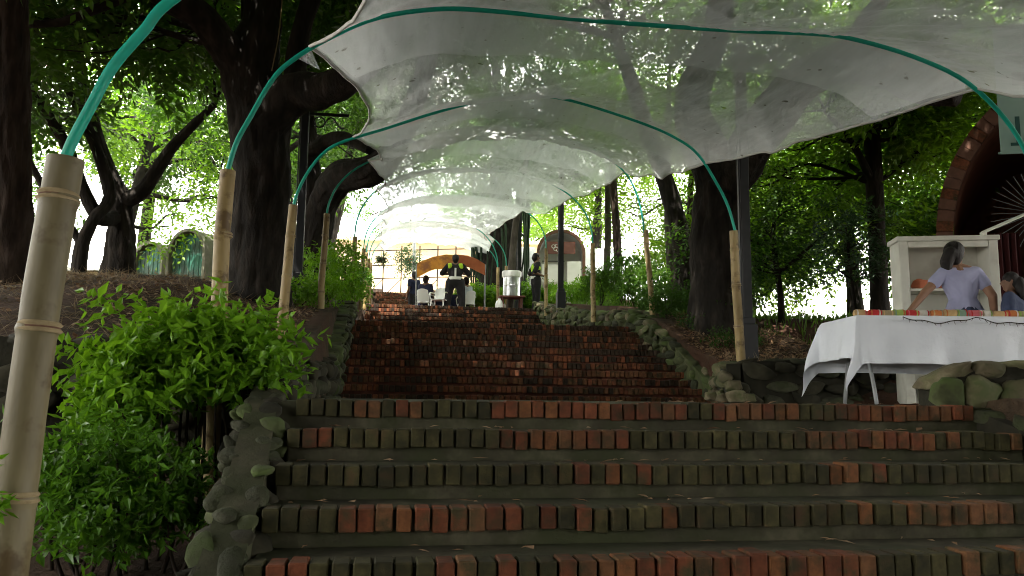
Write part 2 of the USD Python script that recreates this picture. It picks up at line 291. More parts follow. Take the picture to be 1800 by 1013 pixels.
# netting: a thin woven mesh that lets about half of the view through
M['net'] = usdkit.material(stage, '/World/Looks/net', {
    'tc': ('texture_coordinate', {}), 'n': ('noise_texture', {'scale': 1.1, 'detail': 6, 'roughness': 0.65, 'distortion': 0.6}),
    'mp': ('mapping', {'scale': (9.0, 1.1, 3.0)}), 'n2': ('noise_texture', {'scale': 2.2, 'detail': 4, 'roughness': 0.6}),
    'sp': ('noise_texture', {'scale': 13, 'detail': 1}), 'spr': ('rgb_ramp', {'ramp': [(0.74, (1, 1, 1)), (0.78, (0.35, 0.33, 0.28))]}),
    'r': ('rgb_ramp', {'ramp': [(0.3, (0.80, 0.84, 0.84)), (0.7, (0.90, 0.93, 0.93))]}), 'mu': ('mix', {'mix_type': 'multiply', 'fac': 1.0}),
    'lw': ('layer_weight', {'blend': 0.5}), 'mr': ('map_range', {'from_min': 0.25, 'from_max': 1.0, 'to_min': 0.31, 'to_max': 0.84}),
    'v': ('map_range', {'from_min': 0.3, 'from_max': 0.7, 'to_min': 0.84, 'to_max': 1.16}), 'm3': ('math', {'math_type': 'multiply'}), 'cl': ('math', {'math_type': 'minimum', 'value2': 0.95}),
    'd': ('diffuse_bsdf', {}), 't': ('translucent_bsdf', {}), 'c': ('mix_closure', {'fac': 0.72}),
    'x': ('transparent_bsdf', {'color': (1, 1, 1)}), 'm': ('mix_closure', {'fac': 0.5})},
    [('tc.object', 'n.vector'), ('tc.object', 'mp.vector'), ('mp.vector', 'n2.vector'), ('tc.object', 'sp.vector'), ('sp.fac', 'spr.fac'), ('n.fac', 'r.fac'), ('r.color', 'mu.color1'), ('spr.color', 'mu.color2'),
     ('mu.color', 'd.color'), ('mu.color', 't.color'), ('d.BSDF', 'c.closure1'), ('t.BSDF', 'c.closure2'),
     ('lw.facing', 'mr.value'), ('n2.fac', 'v.value'), ('mr.result', 'm3.value1'), ('v.result', 'm3.value2'), ('m3.value', 'cl.value1'), ('cl.value', 'm.fac'), ('x.BSDF', 'm.closure1'), ('c.closure', 'm.closure2')], surface='m.closure')
M['net_hem'] = usdkit.material(stage, '/World/Looks/net_hem', {'p': ('principled_bsdf', {'base_color': (0.5, 0.5, 0.47), 'roughness': 0.9})}, [], surface='p.BSDF')

# ------------------------------------------------------------------ ground
STEPS_LOW = [(4.13 - 0.33 * n, -0.13 * n) for n in range(13)]           # nosing (y, top z)
STEPS_MID = [(10.3 + 0.33 * n, 0.045 + 0.12 * n) for n in range(11)]
STEPS_UP = [(19.5 + 0.33 * n, 1.245 + 0.135 * (n + 1)) for n in range(9)]
STEPS_FAR = [(29.0 + 0.33 * n, 2.46 + 0.13 * (n + 1)) for n in range(13)]
def stair_z(v):
    return np.interp(v, [-8, 0.1, 4.0, 4.2, 10.2, 13.6, 19.4, 22.2, 28.9, 33.2, 400], [-1.69, -1.69, -0.13, 0, 0, 1.24, 1.24, 2.46, 2.46, 4.15, 4.15])
def ground_z(u, v):
    u = np.asarray(u, float); v = np.asarray(v, float)
    s = stair_z(v)
    far_l = np.interp(v, [-8, -1, 2.5, 4.9, 5.25, 5.45, 8.3, 12, 14, 40, 60], [-1.69, -1.65, -1.05, -0.55, -0.5, 0.3, 0.95, 1.66, 1.85, 2.3, 2.6])
    near_l = np.interp(v, [-8, -1, 2.5, 4.9, 5.25, 5.45, 8.3, 12, 15.5, 21, 29, 33, 60], [-1.69, -1.65, -1.05, -0.55, -0.5, 0.2, 0.52, 1.24, 1.8, 2.5, 2.75, 4.14, 4.14])
    left = lerp(far_l, near_l, sstep(u, -3.0, -1.1))
    near_r = np.interp(v, [-8, 0, 4.0, 4.4, 8.1, 8.3, 9.5, 10.2, 11.5, 12.8, 13.7, 15.5, 21, 29, 33, 60], [-1.69, -1.6, 0.05, 0, 0, 0.40, 0.45, 0.45, 0.80, 1.24, 1.50, 1.80, 2.5, 2.8, 4.14, 4.14])
    far_r = np.interp(v, [-8, 0, 4.0, 4.4, 8.1, 8.3, 10, 13, 14.5, 30, 60], [-1.69, -1.6, 0.05, 0, 0, 0.42, 0.7, 1.38, 1.55, 2.6, 3.0])
    right = lerp(near_r, far_r, sstep(u, 4.5, 6.2))
    hut = sstep(u, 5.6, 6.6) * (1 - sstep(v, 12.0, 15.0))
    right = lerp(right, np.minimum(right, 0.0), hut)
    z = np.where(u < 1.5, left, right)
    ur = np.interp(v, [4.1, 4.3, 4.35, 7.95, 8.0, 10.3, 30], [3.25, 3.25, 30, 30, 3.5, 4.25, 4.25])
    ul = np.interp(v, [4.2, 10, 20], [-0.55, -0.7, -0.7])
    inside = (u > ul) & (u < ur) & (v < 33.4)
    return np.where(inside, np.minimum(s - 0.28, z), z)
ug = np.unique(np.concatenate([np.linspace(-400, -40, 12), np.linspace(-40, -12, 24), np.linspace(-12, 14, 210), np.linspace(14, 40, 22), np.linspace(40, 400, 12)]))
vg = np.unique(np.concatenate([np.linspace(-300, -20, 10), np.linspace(-20, -2, 20), np.linspace(-2, 20, 190), np.linspace(20, 45, 90), np.linspace(45, 100, 22), np.linspace(100, 700, 12)]))
UU, VV = np.meshgrid(ug, vg, indexing='ij')
ZZ = ground_z(UU, VV)
ZZ = ZZ + 0.10 * (meshkit.fbm(np.stack([UU, VV, 0 * UU], -1) * 0.9, 4) - 0.5) * (np.abs(UU) < 60) * ((VV > 5.6) | (VV < 3.9)) * (1 - (sstep(UU, 4.2, 4.4) * (VV < 8.2)))
single('ground', grid(np.stack([UU, VV, ZZ], -1)), 'soil', kind='structure', smooth=True)
single('plaza', grid(np.stack([*np.meshgrid(np.linspace(-14, 14, 3), np.linspace(33.35, 75, 4), indexing='ij'), np.full((3, 4), 4.172)], -1)), 'plaza', kind='structure')

# ------------------------------------------------------------------ steps of brick
rng = np.random.default_rng(11)
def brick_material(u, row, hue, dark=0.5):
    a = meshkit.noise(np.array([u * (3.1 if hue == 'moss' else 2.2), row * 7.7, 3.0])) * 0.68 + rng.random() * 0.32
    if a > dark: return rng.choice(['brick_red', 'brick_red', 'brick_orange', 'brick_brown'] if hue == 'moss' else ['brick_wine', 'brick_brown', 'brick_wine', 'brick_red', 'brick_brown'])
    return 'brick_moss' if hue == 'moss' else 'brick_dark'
def flight(steps, u0, u1, hue, darks, n_single, depth=0.12, face=0.083, sp=0.068, back=0.33):
    st = thing('brick_steps', kind='structure')
    rest = {}
    for n, (v, z) in enumerate(steps):
        zt = z - 0.005
        low = z - 0.42
        b = box(((u0 + u1) / 2, v + 0.03 + (back + 0.4) / 2, (zt - 0.006 + low) / 2), (u1 - u0, back + 0.4, zt - 0.006 - low), bev=0.01)
        part(st, 'tread', b, 'concrete_moss' if hue == 'moss' else 'brick_far')
        k = int((u1 - u0) / sp)
        sag = rng.normal(0, 0.004, k); sag = np.convolve(sag, [.25, .5, .25], 'same')
        for i in range(k):
            u = u0 + (i + 0.5) * sp
            w = sp - 0.009 + rng.normal(0, 0.002); worn = rng.random() < .14; chip = rng.uniform(.004, .012) if worn else 0
            bb = box((u + rng.normal(0, 0.001), v + depth / 2 - 0.012 + rng.normal(0, 0.004) + chip, z - face / 2 + sag[i] + rng.normal(0, 0.0018) - chip * .5),
                     (w, depth, face + rng.normal(0, 0.0015)), bev=0.005, tilt=rng.normal(0, 0.022 if worn else 0.007, 3))
            m = brick_material(u, n, hue, darks[n] if n < len(darks) else 0.5)
            if n < n_single: part(st, 'brick', bb, m)
            else: rest.setdefault(m, []).append(bb)
    for m, bs in rest.items(): part(st, 'brick_courses', cat(bs), m, kind='stuff')
    return st
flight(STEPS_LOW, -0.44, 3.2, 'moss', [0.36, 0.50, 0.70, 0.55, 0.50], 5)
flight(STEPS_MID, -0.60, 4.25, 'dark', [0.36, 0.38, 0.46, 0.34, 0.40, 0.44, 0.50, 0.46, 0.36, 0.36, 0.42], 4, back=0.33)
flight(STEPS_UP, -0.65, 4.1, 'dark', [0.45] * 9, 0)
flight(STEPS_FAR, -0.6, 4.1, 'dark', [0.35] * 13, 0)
lt = thing('landing', kind='structure')
part(lt, 'slab', box((1.35, 7.25, -0.11), (3.9, 6.2, 0.2)), 'concrete_moss')
part(lt, 'slab', box((8.0, 6.15, -0.112), (9.4, 3.7, 0.2)), 'concrete_moss')
for v0, v1, z in ((13.7, 19.6, 1.243), (22.3, 29.1, 2.458)):
    lt = thing('landing', kind='structure')
    part(lt, 'slab', box((1.75, (v0 + v1) / 2, z - 0.11), (4.8, v1 - v0, 0.2)), 'brick_far')

# ------------------------------------------------------------------ stone walls
def stone_wall(name, label, path, thick, mats, size=(0.2, 0.14), sides=(1,), top=True, seed=0, group=None, proud=0.025, capsize=None, ends=(), sub=1, mort='mortar', angular=True):
    st_ = (lambda c, s, r, rot, sub: rubble(c, np.array(s) * [1.16, 1.14, 1.12], r, rot)) if angular else stone
    """path: list of (u, v, z_bottom, z_top); stones on the left (+1) and right (-1) faces, the top and the ends"""
    r = np.random.default_rng(seed)
    w = thing(name, label, 'wall', group)
    P = np.array(path, float); d = np.diff(P[:, :2], axis=0)
    nrm = np.zeros((len(P), 2))
    seg = np.stack([-d[:, 1], d[:, 0]], 1) / np.linalg.norm(d, axis=1, keepdims=True)
    nrm[:-1] += seg; nrm[1:] += seg; nrm /= np.linalg.norm(nrm, axis=1, keepdims=True)
    L = np.concatenate([[0], np.cumsum(np.linalg.norm(d, axis=1))])
    ev = lambda s: np.array([np.interp(s, L, P[:, k]) for k in range(4)])
    en = lambda s: np.array([np.interp(s, L, nrm[:, k]) for k in range(2)])
    ring = []
    for s in np.linspace(0, L[-1], max(3, int(L[-1] / 0.25))):
        p, n = ev(s), en(s); h = thick / 2 - 0.03
        ring.append([[p[0] + n[0] * h, p[1] + n[1] * h, p[2]], [p[0] + n[0] * h, p[1] + n[1] * h, p[3] + 0.004], [p[0] - n[0] * h, p[1] - n[1] * h, p[3] + 0.004], [p[0] - n[0] * h, p[1] - n[1] * h, p[2]]])
    ring = np.array(ring); v, f = grid(np.concatenate([ring, ring[:, :1]], 1))
    k = len(ring) * 5 - 5
    f = np.vstack([f, [[0, 1, 2], [0, 2, 3], [k + 2, k + 1, k], [k + 3, k + 2, k]]])
    part(w, 'mortar', (v, f), mort)
    sw, sh = size
    for sd in sides:
        hmax = (P[:, 3] - P[:, 2]).max(); row = 0
        z = 0.0
        while z < hmax:
            rh = sh * r.uniform(0.75, 1.3); s = -r.uniform(0, sw * 0.6)
            while s < L[-1]:
                ww = sw * r.uniform(0.6, 1.5); sc = s + ww / 2
                if 0 <= sc <= L[-1]:
                    p, n = ev(sc), en(sc) * sd
                    zz = p[2] + z + rh / 2 + r.normal(0, sh * 0.08)
                    if zz + rh * 0.3 < p[3]:
                        t = np.array([n[1], -n[0], 0]); rot = np.stack([t, [n[0], n[1], 0], [0, 0, 1]], 1)
                        part(w, 'stone', st_([p[0] + n[0] * (thick / 2 - 0.045 + proud), p[1] + n[1] * (thick / 2 - 0.045 + proud), zz], (ww * 0.97, 0.13, rh * 0.97), r, rot, sub), r.choice(mats), smooth=50)
                s += ww
            z += rh
    if top:
        cs = capsize or (sw * 1.1, 0.08); cols = max(1, int(round(thick / (cs[0] * 0.85))))
        for col in range(cols):
            s = -r.uniform(0, cs[0] * .5); cw = thick / cols
            while s < L[-1]:
                ww = cs[0] * r.uniform(0.6, 1.4); sc = min(max(s + ww / 2, 0), L[-1]); p, n = ev(sc), en(sc); p2 = ev(min(sc + 0.05, L[-1])); p1 = ev(max(sc - 0.05, 0))
                tv = np.array([p2[0] - p1[0], p2[1] - p1[1], p2[3] - p1[3]]); tv /= np.linalg.norm(tv)
                nn = np.array([n[0], n[1], 0]); uu = np.cross(tv, nn); uu = uu if uu[2] > 0 else -uu
                rot = np.stack([tv, np.cross(uu, tv), uu], 1); off = (col + .5) * cw - thick / 2 + r.normal(0, .012)
                part(w, 'capstone', st_([p[0] + n[0] * off, p[1] + n[1] * off, p[3] - .012 + r.normal(0, .008)], (ww * 0.99, cw * r.uniform(0.9, 1.12), cs[1] * r.uniform(0.8, 1.3)), r, rot, sub), r.choice(mats), smooth=50)
                s += ww
    return w
stone_wall('stone_wall', 'mossy grey rubble wall stepping down along the left end of the nearest brick steps', [(-0.64, 4.6, -0.9, 0.07), (-0.59, 4.1, -0.9, -0.02), (-0.535, 3.4, -1.2, -0.30), (-0.505, 2.6, -1.5, -0.62), (-0.50, 1.6, -1.9, -1.0)], 0.20, ['stone_grey', 'stone_moss', 'stone_grey', 'stone_dark'], size=(0.14, 0.10), sides=(1, -1), seed=1, sub=2, capsize=(.15, .045), mort='concrete_moss', proud=.008)
stone_wall('stone_wall', 'low dark rubble edging on the left side of the brick landing below the sloping parapet', [(-0.72, 9.4, -0.1, 0.40), (-0.74, 7.5, -0.1, 0.30), (-0.72, 5.6, -0.2, 0.18), (-0.70, 4.6, -0.4, 0.10)], 0.30, ['stone_dark', 'stone_grey', 'stone_dark'], size=(0.22, 0.15), sides=(1, -1), seed=2)
stone_wall('stone_parapet', 'mossy stone parapet sloping up along the left side of the upper brick steps', [(-0.78, 14.2, 0.5, 1.62), (-0.78, 13.2, 0.5, 1.42), (-0.77, 11.6, 0.1, 0.92), (-0.76, 10.2, -0.1, 0.50), (-0.76, 9.3, -0.1, 0.36)], 0.36, ['stone_moss', 'stone_moss', 'stone_grey'], size=(0.3, 0.16), sides=(1, -1), seed=3, sub=2, capsize=(0.30, 0.09), mort='stone_moss', proud=.012)
stone_wall('retaining_wall', 'dark stone retaining wall behind the leafy bushes at the left under the soil bank', [(-7.0, 5.55, -0.9, 0.36), (-3.0, 5.40, -0.9, 0.36), (-1.9, 5.36, -0.9, 0.33), (-1.0, 5.36, -0.9, 0.22)], 0.30, ['stone_dark', 'stone_dark', 'stone_grey'], size=(0.34, 0.22), sides=(-1,), seed=4)
stone_wall('stone_border', 'mossy stone border sloping up along the right side of the upper brick steps', [(4.33, 10.2, 0.0, 0.16), (4.33, 11.5, 0.2, 0.72), (4.3, 12.8, 0.6, 1.20), (4.28, 13.7, 0.9, 1.50), (4.2, 16.0, 1.1, 1.72), (4.15, 19.0, 1.1, 2.12), (4.1, 22.4, 1.5, 2.62)], 0.42, ['stone_moss', 'stone_grey', 'stone_moss', 'stone_tan'], size=(0.3, 0.16), sides=(1,), seed=5, sub=2, capsize=(0.32, 0.10), mort='stone_moss', proud=.012)
stone_wall('retaining_wall', 'dark stone retaining wall below the right soil bank, between the steps and the shelf', [(3.55, 8.05, -0.1, 0.40), (4.3, 8.12, -0.1, 0.45), (5.0, 8.25, -0.1, 0.46), (6.2, 8.5, -0.1, 0.46)], 0.26, ['stone_dark', 'stone_dark', 'stone_grey'], size=(0.26, 0.18), sides=(-1,), seed=6)
stone_wall('retaining_wall', 'return of the right retaining wall facing the steps, its lit look put into pale stone, with loose stones at its foot', [(3.46, 7.98, -0.08, 0.38), (3.8, 9.0, -0.05, 0.42), (4.2, 10.15, -0.05, 0.30)], 0.2, ['stone_tan', 'stone_tan', 'stone_moss'], size=(0.24, 0.2), sides=(1,), seed=7)  # lit look of this wall face put into its paler stones
stone_wall('stone_wall', 'low wall of big round stones at the right end of the landing in front of the white table', [(3.12, 4.42, -0.2, 0.15), (3.3, 4.40, -0.2, 0.21), (4.4, 4.30, -0.2, 0.24), (5.2, 4.2, -0.2, 0.24)], 0.34, ['stone_tan', 'stone_moss', 'stone_tan'], size=(0.26, 0.19), sides=(-1, 1), seed=8, sub=2, angular=False)
stone_wall('stone_wall', 'mossy rubble wall descending along the right end of the nearest brick steps', [(3.36, 4.2, -0.9, -0.02), (3.38, 3.8, -1.0, -0.14), (3.4, 3.1, -1.2, -0.42), (3.42, 2.2, -1.5, -0.78)], 0.4, ['stone_grey', 'stone_moss', 'stone_grey'], size=(0.2, 0.13), sides=(1,), seed=9)
r9 = np.random.default_rng(77)
for k, (u, v, z, s) in enumerate([(3.38, 7.78, 0.05, .17), (3.30, 7.86, 0.04, .14), (3.42, 7.9, 0.16, .16), (3.22, 8.0, 0.05, .12), (3.50, 7.74, 0.04, .12)]):
    single('loose_stone', stone((u, v, z), (s, s * .8, s * .7), r9, sub=2), 'stone_tan', ['biggest pale loose stone at the foot of the right wall corner', 'pale loose stone left of the biggest one at the right wall corner', 'pale loose stone lying on top of the others at the right wall corner', 'small pale loose stone behind the others beside the upper steps', 'small pale loose stone farthest right in front of the wall corner'][k], 'stone', 'loose stones at the wall corner', smooth=True)

# ------------------------------------------------------------------ litter on the banks
def litter(n, ul, vl, seed, kind):
    r = np.random.default_rng(seed); u = r.uniform(*ul, n); v = r.uniform(*vl, n); z = ground_z(u, v)
    z = z + 0.10 * (meshkit.fbm(np.stack([u, v, 0 * u], -1) * 0.9, 4) - 0.5) + 0.012
    a = r.uniform(0, 2 * np.pi, n)
    if kind == 'straw': l, w, t = r.uniform(.06, .28, n), np.full(n, .005), r.normal(0, .35, n)
    else: l, w, t = r.uniform(.04, .1, n), r.uniform(.02, .045, n), r.normal(0, .3, n)
    d = np.stack([np.cos(a) * np.cos(t), np.sin(a) * np.cos(t), np.sin(t)], 1); s = np.stack([-np.sin(a), np.cos(a), r.normal(0, .3, n)], 1)
    c = np.stack([u, v, z + np.abs(np.sin(t)) * l * .4], 1)
    V = np.stack([c - d * l[:, None] / 2, c + s * w[:, None] / 2, c + d * l[:, None] / 2, c - s * w[:, None] / 2], 1).reshape(-1, 3)
    b = np.arange(n)[:, None] * 4
    return V, np.vstack([b + [0, 1, 2], b + [0, 2, 3]])
single('dry_straw', cat([litter(9000, (-7, -0.98), (5.7, 13.5), 1, 'straw'), litter(1200, (4.6, 6.3), (8.4, 13), 2, 'straw'), litter(900, (4.55, 6.3), (10.5, 14), 12, 'straw'), litter(260, (3.95, 4.7), (8.5, 10.2), 13, 'straw')]), 'straw', 'dry straw and twigs strewn over the brown soil banks', 'straw', kind='stuff')
single('leaf_litter', cat([litter(3200, (-7, -0.98), (5.7, 13.5), 3, 'leaf'), litter(1100, (4.6, 8), (8.4, 14), 4, 'leaf'), litter(900, (4.5, 6), (10, 14), 14, 'leaf'), litter(150, (3.95, 4.7), (8.5, 10.2), 15, 'leaf'), litter(900, (4.3, 5.4), (9, 12.6), 18, 'leaf'), litter(900, (4.3, 5.4), (9, 12.6), 19, 'straw'), litter(500, (-2.2, -1.0), (5.8, 12.5), 16, 'leaf'), litter(60, (-0.3, 3), (4.3, 9.5), 5, 'leaf')]), 'dead_leaf', 'fallen dry leaves scattered on the banks beside the steps', 'leaf litter', kind='stuff')
r = np.random.default_rng(44); V_, F_ = [], []
for k in range(150):
    v, z = STEPS_LOW[r.integers(0, 7)]; u = r.uniform(-.4, 3.1); y = v + r.uniform(.13, .32); a = r.uniform(0, 6.28); l = r.uniform(.012, .04)
    c = np.array([u, y, z + .004]); d = np.array([math.cos(a), math.sin(a), r.uniform(0, .3)]) * l; s_ = np.array([-math.sin(a), math.cos(a), r.uniform(-.2, .2)]) * l * r.uniform(.1, .5)
    V_.append([c - d + [0, 0, .003], c + s_ + [0, 0, .006], c + d, c - s_ + [0, 0, .004]]); F_.append([[4 * k, 4 * k + 1, 4 * k + 2], [4 * k, 4 * k + 2, 4 * k + 3]])
single('fallen_leaves', (np.array(V_).reshape(-1, 3), np.array(F_).reshape(-1, 3)), 'dead_leaf', 'small dry leaves and bits lying on the nearest brick steps', 'leaf litter', kind='stuff')
# ------------------------------------------------------------------ foliage
def leaf_mesh(base, d, nrm, l, w, fold=0.25):
    """many leaves at once: base (n,3), axis d, normal nrm, length l, width w -> 4 triangles each (folded blade)"""
    n = len(base); s = np.cross(d, nrm); s /= np.linalg.norm(s, axis=1, keepdims=True) + 1e-9
    l, w = l[:, None], w[:, None]
    m = base + d * l * 0.45 - nrm * w * fold
    tip = base + d * l - nrm * l * 0.12
    a = base + d * l * 0.42 + s * w * 0.5; b = base + d * l * 0.42 - s * w * 0.5
    V = np.stack([base, a, tip, b, m], 1).reshape(-1, 3); k = np.arange(n)[:, None] * 5
    return V, np.vstack([k + [0, 4, 1], k + [1, 4, 2], k + [0, 3, 4], k + [3, 2, 4]])
def diamond(base, d, nrm, l, w):
    n = len(base); s = np.cross(d, nrm); s /= np.linalg.norm(s, axis=1, keepdims=True) + 1e-9
    l, w = l[:, None], w[:, None]
    V = np.stack([base, base + d * l * 0.45 + s * w * 0.5, base + d * l - nrm * l * 0.1, base + d * l * 0.45 - s * w * 0.5], 1).reshape(-1, 3)
    k = np.arange(n)[:, None] * 4
    return V, np.vstack([k + [0, 1, 2], k + [0, 2, 3]])
def sprays(P, D, r, length, leaf, k=9):
    """pinnate sprays at P with direction D: k leaflets each"""
    n = len(P); D = D / (np.linalg.norm(D, axis=1, keepdims=True) + 1e-9)
    side = np.cross(D, np.array([0, 0, 1.0]) + r.normal(0, .35, (n, 3))); side /= np.linalg.norm(side, axis=1, keepdims=True) + 1e-9
    nr = np.cross(side, D)
    L = length * r.uniform(.6, 1.3, n)
    out = []
    for i in range(k):
        t = (i + 1) / k; sg = 1 if i % 2 else -1
        b = P + D * (L * t)[:, None] - np.array([0, 0, 1.0]) * (L * t * t * 0.25)[:, None]
        dd = D * 0.55 + side * sg * 0.85 + r.normal(0, .22, (n, 3)) if i < k - 1 else D + r.normal(0, .1, (n, 3))
        dd /= np.linalg.norm(dd, axis=1, keepdims=True)
        out.append(diamond(b, dd, nr + r.normal(0, .25, (n, 3)), leaf * r.uniform(.7, 1.25, n), leaf * .42 * r.uniform(.8, 1.2, n)))
    return cat(out)
def blob_points(blobs, per, r, hollow=0.45):
    P, D = [], []
    for c, R in blobs:
        n = int(per * (R[0] * R[1] * R[2]) ** (2 / 3) / 1.0)
        q = r.normal(0, 1, (n, 3)); q /= np.linalg.norm(q, axis=1, keepdims=True)
        rad = (hollow + (1 - hollow) * r.random(n)) * (0.75 + 0.5 * meshkit.noise(q * 2.2 + c))
        P.append(c + q * rad[:, None] * R); D.append(q * [1, 1, .5] + r.normal(0, .5, (n, 3)) - [0, 0, .25])
    return np.vstack(P), np.vstack(D)
def crown_blobs(c, R, n, r, size=(0.8, 1.5), flat=0.6):
    out = []
    for _ in range(n):
        q = r.normal(0, 1, 3); q /= np.linalg.norm(q); q *= r.random() ** 0.4
        s = r.uniform(*size); out.append((np.array(c) + q * R, np.array([s, s, s * flat])))
    return out
def tree(name, label, trunk, limbs, blobs, leafm, barkm, seed, per=125, leaf=0.18, spray=0.6, k=9, twigs=4, sides=12, group=None, trunk_n=26, minbr=0.03, cat_='tree', hang=False):
    """trunk: (points, radii); limbs: list of (points, radii)"""
    r = np.random.default_rng(seed)
    t = thing(name, label, cat_, group)
    fine_ = seed <= 6
    trunk = ([tuple(trunk[0][0][:2]) + (min(trunk[0][0][2], float(ground_z(trunk[0][0][0], trunk[0][0][1])) - .3),)] + list(trunk[0][1:]), trunk[1])
    part(t, 'trunk', tube(trunk[0], trunk[1], 56 if fine_ else sides, 110 if fine_ else trunk_n, rough=0.2 if fine_ else 0.16, seed=seed, ridge=.14 if fine_ else 0), barkm, smooth=True)
    sk = [(catmull(trunk[0], 14)[6:], np.interp(np.linspace(0, 1, 14), np.linspace(0, 1, len(trunk[1])), trunk[1])[6:])]
    for lp, lr in limbs:
        part(t, 'limb', tube(lp, lr, 40 if fine_ else max(8, sides - 2), 60 if fine_ else 18, rough=0.2, seed=seed + 1, ridge=.12 if fine_ else 0), barkm, smooth=True)
        sk.append((catmull(lp, 10), np.interp(np.linspace(0, 1, 10), np.linspace(0, 1, len(lr)), lr)))
    SP = np.vstack([a for a, _ in sk]); SR = np.concatenate([b for _, b in sk])
    br = []
    for c, R in blobs:
        d = np.linalg.norm(SP - c, axis=1) + 1.5 * np.maximum(0, SP[:, 2] - c[2] + 0.3); i = int(np.argmin(d)); p = SP[i]
        dist = np.linalg.norm(c - p); mid = lerp(p, c, .5) + r.normal(0, .12, 3) * dist + [0, 0, .10 * dist]
        mid2 = lerp(p, c, .78) + r.normal(0, .09, 3) * dist
        r0 = min(SR[i] * .6, minbr + 0.014 * dist)
        br.append(tube([p, mid, mid2, c], [r0, r0 * .7, r0 * .45, r0 * .25], 6, 9, cap=False))
        for _ in range(twigs):
            q = r.normal(0, 1, 3); q /= np.linalg.norm(q); e = c + q * R * .85; s = lerp(mid, c, r.random())
            br.append(tube([s, lerp(s, e, .5) + r.normal(0, .1, 3), e], [r0 * .3, r0 * .18, .004], 4, 5, cap=False))
    if br: part(t, 'branches', cat(br), barkm, smooth=True, kind='stuff')
    P, D = blob_points(blobs, per, r)
    if hang: D[:, 2] -= 0.8
    part(t, 'crown', sprays(P, D, r, spray, leaf, k), leafm, kind='stuff')
    return t
RB = lambda s: np.random.default_rng(s)
A = np.array
# big forked tree at the left of the steps
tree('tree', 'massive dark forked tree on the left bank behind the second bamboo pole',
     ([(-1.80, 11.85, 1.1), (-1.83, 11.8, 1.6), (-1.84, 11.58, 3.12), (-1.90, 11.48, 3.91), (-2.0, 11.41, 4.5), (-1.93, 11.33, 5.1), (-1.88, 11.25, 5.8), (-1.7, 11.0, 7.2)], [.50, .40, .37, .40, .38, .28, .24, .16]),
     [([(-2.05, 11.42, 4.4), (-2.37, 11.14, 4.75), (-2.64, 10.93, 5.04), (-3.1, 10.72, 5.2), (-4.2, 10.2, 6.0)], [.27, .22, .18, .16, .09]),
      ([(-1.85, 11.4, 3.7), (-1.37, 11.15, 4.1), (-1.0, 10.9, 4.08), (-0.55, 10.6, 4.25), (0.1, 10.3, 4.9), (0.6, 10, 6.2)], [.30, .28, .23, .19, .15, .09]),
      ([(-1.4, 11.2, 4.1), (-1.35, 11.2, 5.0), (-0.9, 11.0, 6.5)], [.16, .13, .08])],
     crown_blobs((-3.4, 10.8, 7.4), A([5.0, 4.6, 1.7]), 26, RB(1), (0.9, 1.5)) + crown_blobs((0.4, 13.0, 8.6), A([3.2, 3.0, 0.9]), 8, RB(33), (1.1, 1.6)) + crown_blobs((-4.5, 11.6, 5.2), A([2.4, 1.6, 1.3]), 8, RB(31), (0.6, 1.0)), 'leaf_mid', 'bark_dark', 1, per=150)  # middle cluster hangs above the frame, added to shade the netting
# big tree at the right of the steps with an arching limb
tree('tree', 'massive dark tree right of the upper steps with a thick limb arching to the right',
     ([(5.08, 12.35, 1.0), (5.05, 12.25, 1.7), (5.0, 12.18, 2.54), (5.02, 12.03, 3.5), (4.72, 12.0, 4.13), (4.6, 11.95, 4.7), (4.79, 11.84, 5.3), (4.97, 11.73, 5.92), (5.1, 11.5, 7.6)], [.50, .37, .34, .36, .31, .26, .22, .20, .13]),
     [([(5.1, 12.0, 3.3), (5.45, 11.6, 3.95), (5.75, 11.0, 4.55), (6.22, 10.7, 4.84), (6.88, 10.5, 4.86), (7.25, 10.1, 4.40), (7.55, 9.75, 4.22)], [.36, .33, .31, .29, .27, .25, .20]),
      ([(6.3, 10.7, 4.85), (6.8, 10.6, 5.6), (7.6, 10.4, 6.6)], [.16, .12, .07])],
     crown_blobs((5.8, 10.8, 7.6), A([5.0, 4.6, 1.7]), 26, RB(2), (0.9, 1.5)) + crown_blobs((1.6, 9.0, 8.4), A([3.6, 4.6, 0.9]), 17, RB(32), (1.1, 1.6)), 'leaf_mid', 'bark_dark', 2)  # second cluster is unseen overhead foliage, added to shade steps and netting
tree('tree', 'dark tree with a leaning limb that reaches right over the left bamboo poles',
     ([(-1.48, 15.3, 1.4), (-1.45, 15.25, 2.0), (-1.42, 15.14, 2.74), (-1.25, 15.0, 3.5), (-0.92, 14.5, 3.86), (-0.37, 13.85, 3.84), (0.05, 13.3, 4.2), (0.5, 13.0, 5.6), (0.6, 13, 7.0)], [.40, .30, .27, .27, .27, .25, .19, .14, .09]),
     [([(-1.4, 15.1, 2.9), (-1.55, 15.3, 4.2), (-1.7, 15.4, 5.6), (-1.8, 15.5, 7)], [.22, .17, .13, .08]),
      ([(-1.6, 15.3, 4.5), (-1.0, 14.6, 4.6), (-0.4, 13.6, 4.1)], [.14, .12, .08])],
     crown_blobs((-0.8, 15.5, 7.6), A([3.6, 3.4, 1.7]), 15, RB(3), (0.8, 1.4)) + crown_blobs((1.6, 16.5, 10.2), A([3.2, 3.2, .8]), 15, RB(35), (1.1, 1.6)), 'leaf_mid', 'bark_dark', 3, per=140)  # high second cluster added above the frame to shade the farther netting
